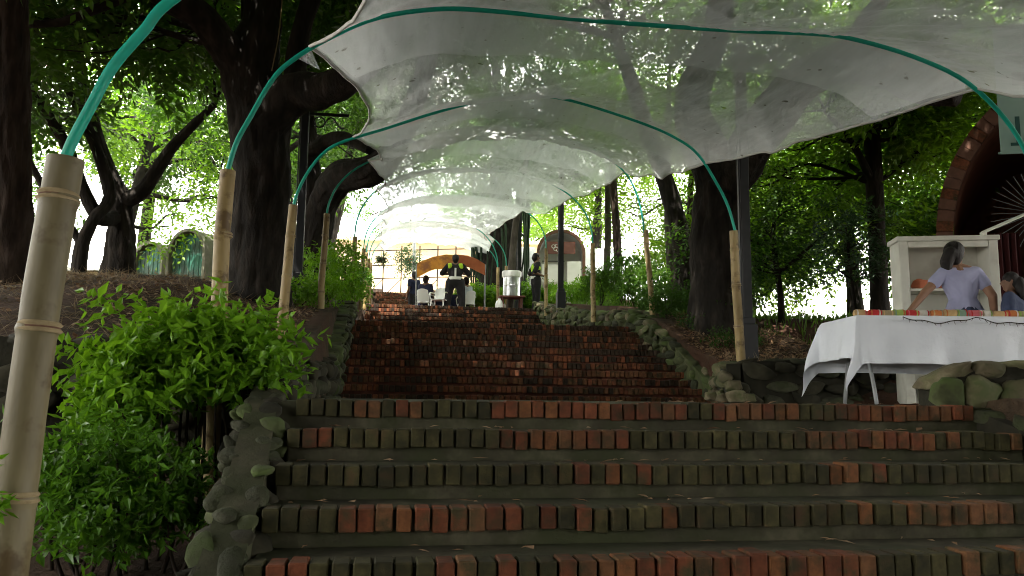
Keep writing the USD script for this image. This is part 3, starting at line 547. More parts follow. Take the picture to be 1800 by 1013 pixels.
tree('tree', 'dark tree with flared foot and low fork on the left bank crest',
     ([(-5.02, 15.8, 1.5), (-4.95, 15.75, 2.0), (-4.88, 15.62, 3.01), (-4.98, 15.56, 3.53), (-5.2, 15.5, 4.1), (-5.6, 15.3, 5.4), (-5.8, 15.2, 6.6)], [.55, .33, .21, .21, .14, .11, .07]),
     [([(-4.95, 15.56, 3.45), (-4.5, 15.45, 3.7), (-4.0, 15.3, 4.5), (-3.3, 15.2, 5.3)], [.15, .13, .10, .06]),
      ([(-4.92, 15.6, 3.2), (-5.1, 14.9, 3.1), (-5.6, 14.5, 4.3), (-6.3, 14.3, 5.4)], [.13, .11, .09, .05])],
     crown_blobs((-5.6, 15.6, 6.7), A([3.8, 3.4, 1.9]), 15, RB(4), (0.7, 1.3)), 'leaf_mid', 'bark_dark', 4, per=150)
tree('tree', 'slim dark curved tree beside the nearest bamboo pole on the left crest',
     ([(-5.25, 14.8, 1.5), (-5.23, 14.72, 2.42), (-5.05, 14.63, 2.9), (-4.9, 14.9, 3.5), (-5.3, 14.7, 4.6), (-5.9, 14.5, 5.8)], [.13, .11, .10, .09, .08, .05]),
     [([(-5.2, 14.7, 2.5), (-5.7, 14.4, 3.3), (-6.3, 14.1, 4.4)], [.07, .06, .04])],
     crown_blobs((-6.6, 14, 5.6), A([2.3, 2, 1.3]), 9, RB(5), (0.6, 1.0)), 'leaf_dark', 'bark_dark', 5, sides=9)
tree('tree', 'thick reddish brown trunk cut by the left edge of the view',
     ([(-4.2, 9.7, 0.9), (-4.15, 9.6, 1.5), (-4.15, 9.46, 2.42), (-4.2, 9.3, 3.65), (-4.25, 9.2, 4.4), (-4.5, 9.0, 6.2)], [.30, .22, .20, .19, .18, .12]),
     [([(-4.2, 9.3, 3.6), (-4.9, 9.3, 4.4), (-5.6, 9.2, 5.4)], [.12, .10, .06])],
     crown_blobs((-5.4, 9.0, 6.4), A([3.0, 2.6, 1.3]), 14, RB(6), (0.7, 1.2)), 'leaf_mid', 'bark_brown', 6, per=120)
tree('tree', 'straight slim dark trunk rising left of the white shelf among bright leaves',
     ([(9.37, 14.7, 1.0), (9.33, 14.6, 2.0), (9.26, 14.47, 3.6), (9.09, 14.23, 5.56), (9.0, 14.09, 6.65), (8.9, 14, 8)], [.24, .17, .16, .15, .13, .08]),
     [([(9.2, 14.4, 4.2), (8.6, 14.1, 4.9), (7.9, 13.8, 5.4)], [.08, .06, .04]), ([(9.1, 14.3, 5.2), (9.7, 14.6, 5.9), (10.5, 15, 6.5)], [.08, .06, .04])],
     crown_blobs((9.3, 15.2, 5.6), A([3.2, 2.2, 2.2]), 26, RB(7), (0.6, 1.1)) + crown_blobs((9.6, 13.6, 7.2), A([3.2, 2.0, 1.3]), 16, RB(37), (0.7, 1.2)), 'leaf_bright', 'bark_dark', 7, per=130)
tree('sapling', 'small dark leafy tree with a thin stem on the right crest behind the table',
     ([(6.75, 11.2, 0.75), (6.74, 11.2, 1.3), (6.72, 11.2, 1.9), (6.7, 11.25, 2.6)], [.03, .026, .022, .012]), [],
     crown_blobs((6.75, 11.3, 2.35), A([.65, .5, .55]), 9, RB(8), (0.28, 0.45), .8), 'leaf_blue', 'bark_dark', 8, per=230, leaf=.085, spray=.22, twigs=2, sides=6, minbr=.008)
tree('understory_tree', 'low spreading dark green tree behind the right lamp post',
     ([(7.3, 14.6, 1.2), (7.3, 14.6, 2.0), (7.2, 14.6, 3.0), (7.3, 14.7, 3.8)], [.07, .06, .05, .03]), [([(7.25, 14.6, 2.4), (7.9, 14.3, 3.0), (8.4, 14.2, 3.4)], [.04, .03, .02])],
     crown_blobs((7.4, 14.6, 3.3), A([1.7, 1.2, .75]), 15, RB(9), (0.45, 0.75)), 'leaf_dark', 'bark_dark', 9, leaf=.12, sides=8, minbr=.012)
# slim trunks in the middle distance
slim = [((6.64, 25.1), 2.6, 9.5, .11, 'tall slim grey trunk right of the far arched kiosk', 'bark_grey', (.15, -.4)), ((6.5, 23.1), 2.4, 8.8, .13, 'straight brown trunk beside the slim grey one beyond the right border', 'bark_brown', (-.2, -.3)),
        ((6.7, 19.05), 1.9, 8.0, .11, 'pale grey trunk just left of the massive right tree', 'bark_grey', (-.1, -.3)), ((3.50, 24.0), 2.4, 8.5, .11, 'leaning pale trunk behind the silver drum', 'bark_grey', (.5, -.6)),
        ((7.9, 21.0), 2.0, 8.0, .09, 'thin trunk among leaves between the border and the massive right tree', 'bark_brown', (.2, .2))]
for k, ((u, v), z0, z1, rad, lab, bk, lean) in enumerate(slim):
    pts = [(u, v, z0 - .3)] + [(u + lean[0] * t ** 1.5 + .06 * math.sin(5 * t + k), v + lean[1] * t, lerp(z0, z1, t)) for t in (.1, .35, .6, .8, 1)]
    tree('slim_tree', lab, (pts, [rad * 1.4, rad, rad * .95, rad * .85, rad * .7, rad * .5]), [],
         crown_blobs((u + lean[0], v + lean[1], z1), A([2.2, 2.2, 1.6]), 9, RB(40 + k), (0.7, 1.2)), ['leaf_bright', 'leaf_mid'][k % 2], bk, 50 + k, per=170, leaf=.16, twigs=3, sides=9)
# grove behind: each tree a thing with its own trunk and crown
back = [(-9.5, 19, 2.0, 6.6, 3.6, 2.4, 'leaf_dark'), (-7.5, 23.5, 2.0, 7.6, 3.8, 2.8, 'leaf_bright'), (-3.6, 22, 2.2, 7.8, 3.2, 2.4, 'leaf_dark'), (-13.5, 23, 2.0, 7.5, 4.0, 3.2, 'leaf_bright'), (-12, 15, 1.8, 6.2, 3.4, 2.2, 'leaf_dark'),  # several left trees take leaf_dark: backlit shade put into the leaf colour
        (-16, 30, 2.2, 9, 5, 4.0, 'leaf_mid'), (-9, 31, 2.2, 9.5, 4.5, 3.2, 'leaf_dark'), (-4, 31, 2.6, 9.5, 3.8, 2.8, 'leaf_mid'), (-2.4, 26, 2.5, 10.0, 4.0, 2.0, 'leaf_mid'), (6.3, 16.6, 1.5, 9.4, 3.8, 2.0, 'leaf_mid'),
        (11.5, 19, 1.6, 6.4, 3.4, 2.8, 'leaf_bright'), (13.5, 14, 1.0, 6.4, 3.2, 2.8, 'leaf_bright'), (15.5, 21, 1.6, 7.0, 4.0, 3.6, 'leaf_mid'), (10.5, 26, 2.4, 7.2, 3.6, 3.0, 'leaf_bright'), (14.5, 32, 2.8, 9.0, 4.5, 4.0, 'leaf_mid'),
        (8.6, 34, 3.4, 9.8, 3.8, 3.0, 'leaf_bright'), (3.9, 29.5, 2.6, 10.0, 3.0, 2.4, 'leaf_mid'), (-3.0, 38, 4.0, 13.0, 4.5, 2.6, 'leaf_mid'), (20, 26, 2, 8, 4.5, 4, 'leaf_mid'), (-20, 20, 2, 7.5, 4, 3.4, 'leaf_mid'), (-8, 60, 4, 13.5, 6, 5, 'leaf_mid'), (1, 62, 4, 14.5, 6, 5.5, 'leaf_mid'), (9.5, 60, 4, 13.5, 6, 5, 'leaf_bright'), (5, 45, 4, 12.5, 3.6, 3, 'leaf_mid'), (-3.4, 33, 3.8, 9.6, 2.6, 2.4, 'leaf_mid'), (12.2, 17.2, 1.2, 3.7, 2.0, .9, 'leaf_mid'), (9.3, 20.5, 1.6, 4.2, 2.0, 1.0, 'leaf_bright'), (10.2, 27.0, 2.4, 5.2, 2.2, 1.0, 'leaf_bright')]
blab = ['bushy green tree on the left plateau behind the slim curved tree', 'pale sunlit tree behind the two green kiosks', 'tall tree behind the massive left tree', 'sunlit tree far left above the cream buildings', 'low dense tree at the far left crest',
        'broad distant tree at the far left edge', 'high distant tree seen between the left trunks', 'distant tree left of the far end of the netting', 'tall tree overhanging the far netting', 'high crown spreading above the middle of the netting',
        'sunlit yellow green tree above the white shelf', 'bright leafy tree behind the brick vault', 'dense tree beyond the brick vault', 'sunlit tree behind the slim right trunks', 'broad distant tree at the right behind the slim trunks',
        'tall pale tree behind the far arched kiosk', 'wide dark trunk hung with vines behind the silver drum', 'high tree over the far sunlit plaza', 'distant tree at the far right edge', 'distant tree at the far left beyond the cream gable', 'tall tree behind the left end of the tan building', 'tall tree rising behind the middle of the tan building', 'pale tall tree behind the right end of the tan building', 'tall tree beside the right end of the trellis fence', 'tree at the left side of the far steps near the plaza', 'low leafy tree filling the gap left of the white shelf', 'low bright tree between the right lamp post and the straight slim trunk', 'low bright tree well right of the far arched kiosk']
for k, (u, v, z0, zc, R, H, lm) in enumerate(back):
    r = RB(200 + k); lean = r.normal(0, .5, 2) + {8: [1.8, 0], 9: [-1.9, .4], 17: [2.0, 0]}.get(k, [0, 0])
    big = k == 16; rad = .85 if big else r.uniform(.14, .24)
    pts = [(u, v, z0 - .4), (u + lean[0] * .1, v + lean[1] * .1, lerp(z0, zc, .25)), (u + lean[0] * .5, v + lean[1] * .5, lerp(z0, zc, .6)), (u + lean[0], v + lean[1], zc)]
    far = v > 28
    extra_b = {8: crown_blobs((1.6, 21.5, 12.0), A([3.2, 3.0, .8]), 20, r, (1.2, 1.7)), 16: crown_blobs((1.8, 27.0, 13.6), A([3.2, 3.0, .9]), 20, r, (1.2, 1.8))}.get(k, [])  # unseen clumps added overhead to shade the far netting
    tree('background_tree', blab[k], (pts, [rad * 1.5, rad, rad * (.55 if big else .85), rad * .4]), [], crown_blobs((u + lean[0], v + lean[1], zc), A([R, R, H]), (20 if u > 3 else 13) if not far else (8 if k in (8, 16, 21) else 17 if u > -3 else 11), r, (1.0, 1.7) if far else (0.8, 1.4)) + extra_b, lm, 'bark_dark', 300 + k, per=(100 if k in (8, 9, 16, 17) else 85) if far or k in (8, 9) else 105, leaf=.22 if far else .17, spray=.7, k=8, twigs=3, sides=10, minbr=.04)
# unseen trees added outside the view so that their crowns shade the steps
shade = [(-4.5, 1.0, -1.6, 7.6, 4.8, 1.6, 'tall unseen tree added for shade left of the lower steps'), (6.5, 1.5, -1.2, 7.6, 4.8, 1.6, 'tall unseen tree added for shade right of the lower steps'), (-3.0, -5.5, -1.7, 7.4, 5.2, 2.0, 'tall unseen tree added for shade behind the viewer left of the steps foot'), (4.5, -6.5, -1.7, 7.4, 5.2, 2.2, 'tall unseen tree added for shade behind the viewer right of the steps foot'),
         (-7.5, 5.5, .3, 7.0, 4.2, 1.8, 'unseen tree added for shade on the left bank outside the view'), (11.5, 6.0, 0, 7.2, 4.2, 2.0, 'unseen tree added for shade right of the brick vault'), (-9, -2, -1.7, 6.0, 4.6, 3.4, 'unseen tree added for shade at the left foot of the steps'), (11, -3, -1.7, 6.0, 4.6, 3.4, 'unseen tree added for shade at the right foot of the steps'),
         (-5, -13, -1.7, 5.2, 4.8, 4.2, 'unseen leafy tree added for shade far behind the viewer at the left'), (1.5, -14, -1.7, 5.2, 4.8, 4.4, 'unseen leafy tree added for shade far behind the viewer in the middle'), (8, -13, -1.7, 5.2, 4.8, 4.2, 'unseen leafy tree added for shade far behind the viewer at the right')]
for k, (u, v, z0, zc, R_, H_, sl) in enumerate(shade):
    r = RB(400 + k); cx = u * .6 if abs(u) < 7 else u
    tree('shade_tree', sl, ([(u, v, z0 - .3), (u * .98, v, lerp(z0, zc, .4)), (cx, v, zc)], [.4, .28, .16]), [], crown_blobs((cx, v + (1.5 if k in (0, 1) else 0), zc + .4), A([R_, R_, H_]), 34, r, (1.2, 1.8)), 'leaf_mid', 'bark_dark', 500 + k, per=150, leaf=.34, spray=.8, k=7, twigs=1, sides=8, minbr=.04)

def bush(name, label, blobs, lm, seed, leaf=0.06, per=300, stems=None, big=0, group=None, cat_='bush', spray=.16, broad=.5):
    """bush of sprays; the BIG leaves nearest the camera are parts of their own"""
    r = np.random.default_rng(seed); t = thing(name, label, cat_, group)
    st = []
    for c, R in blobs:
        g = ground_z(c[0], c[1])
        for _ in range(3):
            e = c + r.normal(0, .35, 3) * R; b = A([c[0] + r.normal(0, .06), c[1] + r.normal(0, .06), g - .05])
            if stems is not None: b = A(stems) + r.normal(0, .04, 3)
            st.append(tube([b, lerp(b, e, .5) + r.normal(0, .04, 3), e], [.012, .008, .004], 5, 6, cap=False))
    part(t, 'stems', cat(st), 'bark_brown', smooth=True, kind='stuff')
    P, D = blob_points(blobs, per * 12, r, 0.55)
    D[:, 2] += .35
    far_ = r.random(len(P)) < .13; P = P + (far_ * r.uniform(.3, 1.0, len(P)) * min(.2, 1.2 * spray))[:, None] * (D / (np.linalg.norm(D, axis=1, keepdims=True) + 1e-9) * [1, 1, .8] + [0, 0, .3])
    n = len(P); out_b, out_d, out_n, out_l = [], [], [], []
    D /= np.linalg.norm(D, axis=1, keepdims=True)
    side = np.cross(D, r.normal(0, 1, (n, 3))); side /= np.linalg.norm(side, axis=1, keepdims=True); bi = np.cross(D, side)
    for i in range(6):                                                   # opposite pairs up a shoot
        a = i * 2.4; tt = (i // 2) / 3
        rad = side * math.cos(a) + bi * math.sin(a)
        d = D * .5 + rad * .9 + r.normal(0, .15, (n, 3)); d[:, 2] -= .12; d /= np.linalg.norm(d, axis=1, keepdims=True)
        out_b.append(P + D * (spray * tt)); out_d.append(d)
        nn = np.cross(np.cross(d, [0, 0, 1.0] + r.normal(0, .4, (n, 3))), d); nn /= np.linalg.norm(nn, axis=1, keepdims=True) + 1e-9
        nn = np.where(nn[:, 2:] < 0, -nn, nn); out_n.append(nn); out_l.append(leaf * r.uniform(.5, 1.4, n))
    b, d, nn, l = np.vstack(out_b), np.vstack(out_d), np.vstack(out_n), np.concatenate(out_l)
    order = np.argsort((b - EYE) @ fw + 0.3 * ((-b[:, 2])))
    one = order[:big]; rest = order[big:]
    for i in one: part(t, 'leaf', leaf_mesh(b[i:i + 1], d[i:i + 1], nn[i:i + 1], l[i:i + 1], l[i:i + 1] * broad), lm)
    part(t, 'foliage', leaf_mesh(b[rest], d[rest], nn[rest], l[rest], l[rest] * broad), lm, kind='stuff')
    return t
E_ = lambda x, y, z, a, b, c: (A([x, y, z], float), A([a, b, c], float))
bush('bush', 'lush bright green bush with large pointed leaves around the foot of the second bamboo pole',
     [E_(-1.40, 4.7, .10, .2, .22, .14), E_(-1.22, 4.6, .22, .24, .25, .17), E_(-1.0, 4.6, .27, .26, .25, .18), E_(-.76, 4.55, .20, .2, .2, .16), E_(-1.2, 4.45, .05, .26, .2, .11), E_(-.76, 4.5, .12, .16, .16, .08), E_(-1.36, 4.45, -.08, .18, .18, .11), E_(-.98, 4.62, .36, .1, .1, .09), E_(-.66, 4.6, .28, .12, .12, .08)], 'leaf_bush', 21, leaf=.074, per=330, big=290)
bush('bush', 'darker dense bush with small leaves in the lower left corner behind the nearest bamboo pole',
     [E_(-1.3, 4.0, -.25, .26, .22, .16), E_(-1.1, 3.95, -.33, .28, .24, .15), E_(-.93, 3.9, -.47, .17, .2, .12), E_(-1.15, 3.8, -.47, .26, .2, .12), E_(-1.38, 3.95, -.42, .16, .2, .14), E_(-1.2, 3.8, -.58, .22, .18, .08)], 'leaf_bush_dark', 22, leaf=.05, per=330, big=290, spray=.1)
bush('plant', 'sprig of light green leaves beside the nearest bamboo pole at the left edge', [E_(-1.03, 2.3, -.25, .07, .06, .035)], 'leaf_bush', 23, leaf=.04, per=900, spray=.05, cat_='plant')
bush('bush', 'light green shrub at the feet of the middle left bamboo poles above the parapet', [E_(-1.05, 12.7, 1.62, .32, .4, .22), E_(-.78, 13.8, 1.85, .22, .35, .2), E_(-1.15, 13.9, 2.15, .25, .35, .3), E_(-.85, 15, 2.5, .25, .35, .3), E_(-1.35, 12.3, 1.45, .25, .25, .16), E_(-.62, 14.2, 1.72, .16, .25, .1)], 'leaf_bush', 24, leaf=.075, per=150)
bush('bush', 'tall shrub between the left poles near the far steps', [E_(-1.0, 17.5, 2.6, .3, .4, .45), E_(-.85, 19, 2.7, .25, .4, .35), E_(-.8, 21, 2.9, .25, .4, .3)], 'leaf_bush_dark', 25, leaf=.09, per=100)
bush('hedge', 'bright green hedge behind the seated people and the silver drum', [E_(2.4 + .45 * i, 26.6 - .1 * i, 3.2 + .08 * math.sin(2.1 * i), .38, .4, .42) for i in range(7)], 'leaf_bush', 26, leaf=.10, per=150, cat_='hedge')
bush('bush', 'yellow green bush below the far arched kiosk', [E_(4.9, 22.5, 2.9, .45, .4, .3), E_(5.5, 22.6, 3.05, .45, .4, .35), E_(6.1, 23, 2.95, .4, .4, .3)], 'leaf_bush', 27, leaf=.09, per=150)
bush('bush', 'feathery shrub around the farther right bamboo poles', [E_(4.75, 15.5, 2.25, .4, .4, .35), E_(5.2, 16, 2.4, .4, .4, .35), E_(5.0, 17, 2.7, .5, .4, .4), E_(4.5, 17.5, 2.55, .3, .4, .3)], 'leaf_mid', 28, leaf=.07, per=200)
bush('fern', 'low dark fern sprigs on the bare soil between the right border and the lamp post', [E_(4.75, 11.3, .90, .14, .14, .08), E_(5.0, 10.9, .85, .12, .12, .07), E_(4.65, 12.3, 1.16, .16, .15, .1)], 'leaf_dark', 30, leaf=.05, per=420, cat_='fern')
bush('bush', 'low green shrub at the foot of the massive right tree', [E_(4.6, 13.2, 1.65, .3, .3, .22), E_(5.0, 12.7, 1.72, .28, .25, .2), E_(4.75, 14.2, 1.8, .4, .4, .25), E_(5.3, 12.0, 1.55, .22, .2, .2)], 'leaf_dark', 29, leaf=.06, per=260)
for k, (u, sl) in enumerate([(-6, 'unseen dense hedge added for shade behind the viewer at the left'), (1.0, 'unseen dense hedge added for shade behind the viewer in the middle'), (8, 'unseen dense hedge added for shade behind the viewer at the right')]):  # unseen hedges added behind the camera to block low light on the steps
    bush('hedge', sl, [E_(u + (i - 2) * 1.5, -8.5 + .5 * math.sin(i * 2 + k), z, 1.0, .6, .9) for i in range(5) for z in (-1.0, .4, 1.6)], 'leaf_dark', 140 + k, leaf=.26, per=14, spray=.4, cat_='hedge')
# grass beyond the right crest
r = RB(90); n = 9000
gu, gv = r.uniform(4.8, 15, n), r.uniform(13.6, 24, n); gz = ground_z(gu, gv) - .03
a_ = r.uniform(0, 2 * np.pi, n); dd = np.stack([np.cos(a_) * .35, np.sin(a_) * .35, np.ones(n)], 1); dd /= np.linalg.norm(dd, axis=1, keepdims=True)
single('grass', diamond(np.stack([gu, gv, gz], 1), dd, np.stack([np.cos(a_ + 1.5), np.sin(a_ + 1.5), 0 * a_], 1), r.uniform(.12, .3, n), np.full(n, .03)), 'grass', 'bright green grass on the plateau beyond the right bank crest', 'grass', kind='stuff')

# ------------------------------------------------------------------ bamboo poles, hoops and netting
def bamboo(name, label, top, base, r0, r1, seed, matn='bamboo', nodes=(.22, .45, .68, .9), group=None, open_top=True):
    t = thing(name, label, 'bamboo pole', group); top, base = A(top, float), A(base, float); r = RB(seed)
    s = np.unique(np.concatenate([np.linspace(0, 1, 24), *[[x - .012, x - .004, x, x + .004, x + .012] for x in nodes]])); s = s[(s >= 0) & (s <= 1)]
    rad = lerp(r0, r1, s)
    for x in nodes: rad = rad * (1 + .10 * np.exp(-((s - x) / .006) ** 2) - .03 * np.exp(-((s - x - .016) / .006) ** 2))
    wob = np.stack([np.interp(s, np.linspace(0, 1, 6), r.normal(0, .005, 6)), np.interp(s, np.linspace(0, 1, 6), r.normal(0, .005, 6)), 0 * s], 1)
    c = base + (top - base) * s[:, None] + wob
    part(t, 'culm', tube(c, rad, 18, cap=False), matn, smooth=35)
    ax = (top - base) / np.linalg.norm(top - base)
    e = c[-1]
    ring = tube([e - ax * .03, e + ax * .0005], [rad[-1] * .72, rad[-1] * .72], 18, cap=False); ring = (ring[0], ring[1][:, ::-1])
    ann_o, ann_i = ring[0][18:], None
    part(t, 'hollow', tube([e - ax * .035, e - ax * .03], [rad[-1] * .72] * 2, 16), 'hollow')  # near-black disc: darkness of the deeper tube put into its colour
    k = np.arange(18); o = tube([e - ax * .001, e], [rad[-1]] * 2, 18, cap=False)[0][18:]; i_ = ring[0][18:]
    f = np.vstack([np.stack([k, (k + 1) % 18, 18 + k], 1), np.stack([(k + 1) % 18, 18 + (k + 1) % 18, 18 + k], 1)])
    part(t, 'cut_rim', cat([(np.vstack([o, i_]), f), ring]), 'bamboo_cut')
    for x in nodes:
        q = base + (top - base) * x; rr = lerp(r0, r1, x)
        part(t, 'node', cat([tube([q - ax * .007, q - ax * .001, q + ax * .005], [rr * 1.0, rr * 1.16, rr * 1.06], 18, cap=False), tube([q + ax * .010, q + ax * .016, q + ax * .024], [rr * 1.0, rr * 1.12, rr * .99], 18, cap=False)]), 'bamboo_cut', smooth=True)
        part(t, 'node_groove', tube([q + ax * .005, q + ax * .010], [rr * 1.03, rr * 1.03], 18, cap=False), 'rim_brown', smooth=True)
    return t
PL = [((-.955, 2.5, .69), (-1.02, 2.42, -1.2)), ((-.98, 4.95, 1.33), (-.97, 4.9, -.65)), ((-.99, 8.3, 1.90), (-1.06, 8.3, .3)), ((-.97, 12.1, 2.66), (-1.01, 12.1, 1.0)), ((-.73, 16, 3.08), (-.75, 16, 1.6)), ((-.66, 19.2, 3.42), (-.68, 19.2, 2.0)), ((-.68, 22.2, 3.85), (-.7, 22.2, 2.3)), ((-.69, 25, 4.15), (-.7, 25, 2.4)), ((-.7, 28, 4.5), (-.7, 28, 2.5))]
PR = [((4.35, 2.5, .8), (4.4, 2.5, -1.0)), ((4.42, 5.0, 1.33), (4.45, 5.0, -.05)), ((3.66, 8.35, 1.84), (3.72, 8.4, .35)), ((4.28, 13.4, 2.89), (4.42, 13.42, 1.2)), ((3.9, 15.6, 3.06), (3.92, 15.6, 1.5)), ((3.92, 20.6, 3.85), (3.93, 20.6, 2.1)), ((3.15, 24.3, 3.9), (3.17, 24.3, 2.4)), ((3.62, 25.8, 4.2), (3.64, 25.8, 2.4)), ((3.7, 28.6, 4.5), (3.72, 28.6, 2.4))]
lp = ['thick grey bamboo pole nearest the viewer at the left edge with sawn hollow top', 'bamboo pole standing in the bright green bush', 'bamboo pole in the leaf litter before the leaning dark tree', 'bamboo pole rising from the light green shrub by the parapet', 'fifth bamboo pole on the left, above the parapet end', 'sixth bamboo pole on the left, half hidden in the tall shrub', 'seventh bamboo pole on the left near the far steps', 'eighth bamboo pole on the left, next to last before the plaza', 'last left bamboo pole close to the far sunlit plaza']
rp = ['bamboo pole outside the view right of the lower steps', 'bamboo pole outside the view beside the white table', 'bamboo pole on the right wall beside the black lamp post', 'bamboo pole at the bend of the right stone border', 'bamboo pole on the right stone border before the feathery shrub', 'bamboo pole in front of the guard with the side turned to the viewer', 'bamboo pole left of the silver drum', 'bamboo pole just behind the silver drum, next to last on the right', 'last right bamboo pole close to the vine hung trunk']
for k, (t_, b_) in enumerate(PL):
    bamboo('bamboo_pole', lp[k], t_, b_, .055 if k == 0 else .05, .051 if k == 0 else .044, 60 + k, 'bamboo_grey' if k == 0 else 'bamboo', nodes=((.26, .49, .735, .935) if k == 0 else (.3, .55, .8)))
for k, (t_, b_) in enumerate(PR):
    bamboo('bamboo_pole', rp[k], t_, b_, .05, .045, 80 + k, nodes=(.3, .6, .86))
def template(l, r_, h, n=41, skew=0.0, v0=None, v1=None):
    f = np.linspace(0, 1, n); hh = (1 - np.abs(2 * f - 1) ** 2.5) ** (1 / 1.75)
    l, r_ = A(l), A(r_)
    c = l + (r_ - l) * f[:, None]; c[:, 2] += h * hh * (1 + skew * (f - .5)); c[:, 0] = l[0] + (r_[0] - l[0]) * (0.5 - 0.5 * np.cos(np.pi * f) * (0.35 + 0.65 * np.abs(np.cos(np.pi * f)) ** .0))  if False else c[:, 0]
    return c
hoops = []
h1 = [(-.955, .68), (-.93, .76), (-.89, .86), (-.84, .98), (-.76, 1.10), (-.67, 1.22), (-.3, 1.52), (.4, 1.78), (1.3, 1.86), (2.2, 1.84), (3.0, 1.76), (3.6, 1.6), (4.05, 1.3), (4.3, .95), (4.35, .78)]
h2 = [(-.985, 1.30), (-.94, 1.5), (-.87, 1.66), (-.75, 1.91), (-.64, 2.04), (-.44, 2.19), (-.15, 2.35), (.21, 2.44), (.53, 2.46), (1.09, 2.45), (1.67, 2.45), (2.27, 2.46), (2.8, 2.48), (3.09, 2.46), (3.51, 2.37), (3.89, 2.22), (4.18, 1.96), (4.34, 1.67), (4.41, 1.31)]
h3 = [(-.99, 1.87), (-.97, 1.99), (-.89, 2.2), (-.75, 2.42), (-.56, 2.57), (-.1, 2.75), (.4, 2.95), (.93, 3.12), (1.42, 3.20), (1.86, 3.17), (2.6, 2.98), (3.0, 2.83), (3.25, 2.66), (3.45, 2.36), (3.58, 2.1), (3.66, 1.81)]
h4 = [(-.97, 2.63), (-.93, 2.85), (-.8, 3.12), (-.51, 3.40), (.2, 3.78), (.8, 4.02), (1.37, 4.12), (1.9, 4.12), (2.37, 4.05), (3.0, 3.86), (3.5, 3.56), (3.72, 3.2), (3.82, 2.8), (3.84, 2.57)]
for p, v0, v1 in ((h1, 2.5, 2.5), (h2, 4.95, 4.96), (h3, 8.3, 8.34), (h4, 12.1, 13.4)):
    p = A(p); vv = lerp(v0, v1, (p[:, 0] - p[0, 0]) / (p[-1, 0] - p[0, 0])); hoops.append(catmull(np.stack([p[:, 0] * vv / v0, vv, p[:, 1] * vv / v0], 1), 81))
for k in range(4, 9):
    l, r_ = A(PL[k][0]) - [0, 0, .03], A(PR[k][0]) - [0, 0, .03]
    f = np.linspace(0, 1, 41); sx = .5 - .5 * np.sign(np.cos(np.pi * f)) * np.abs(np.cos(np.pi * f)) ** .8
    c = l + (r_ - l) * sx[:, None]; c[:, 2] += (1.45, 1.35, 1.35, 1.3, 1.2)[k - 4] * np.sin(np.pi * f) ** .85 * (1 - .05 * (sx - .5))
    hoops.append(catmull(c, 81))
hl = ['green plastic hoop on the nearest bamboo pole', 'green plastic hoop arching wavily across the top of the view over the first netting', 'second visible green hoop, ending on the pole beside the black lamp post', 'third visible green hoop, ending behind the bent stone border', 'thin dark looking hoop halfway along the netting tunnel', 'hoop over the second flight landing near the far netting', 'hoop ending behind the silver drum', 'next to last hoop in the far netting', 'last hoop near the end of the netting tunnel']
for k, c in enumerate(hoops):
    single('hoop', tube(c, .0155 if k else .017, 8), 'hose', hl[k], 'hoop', smooth=True)
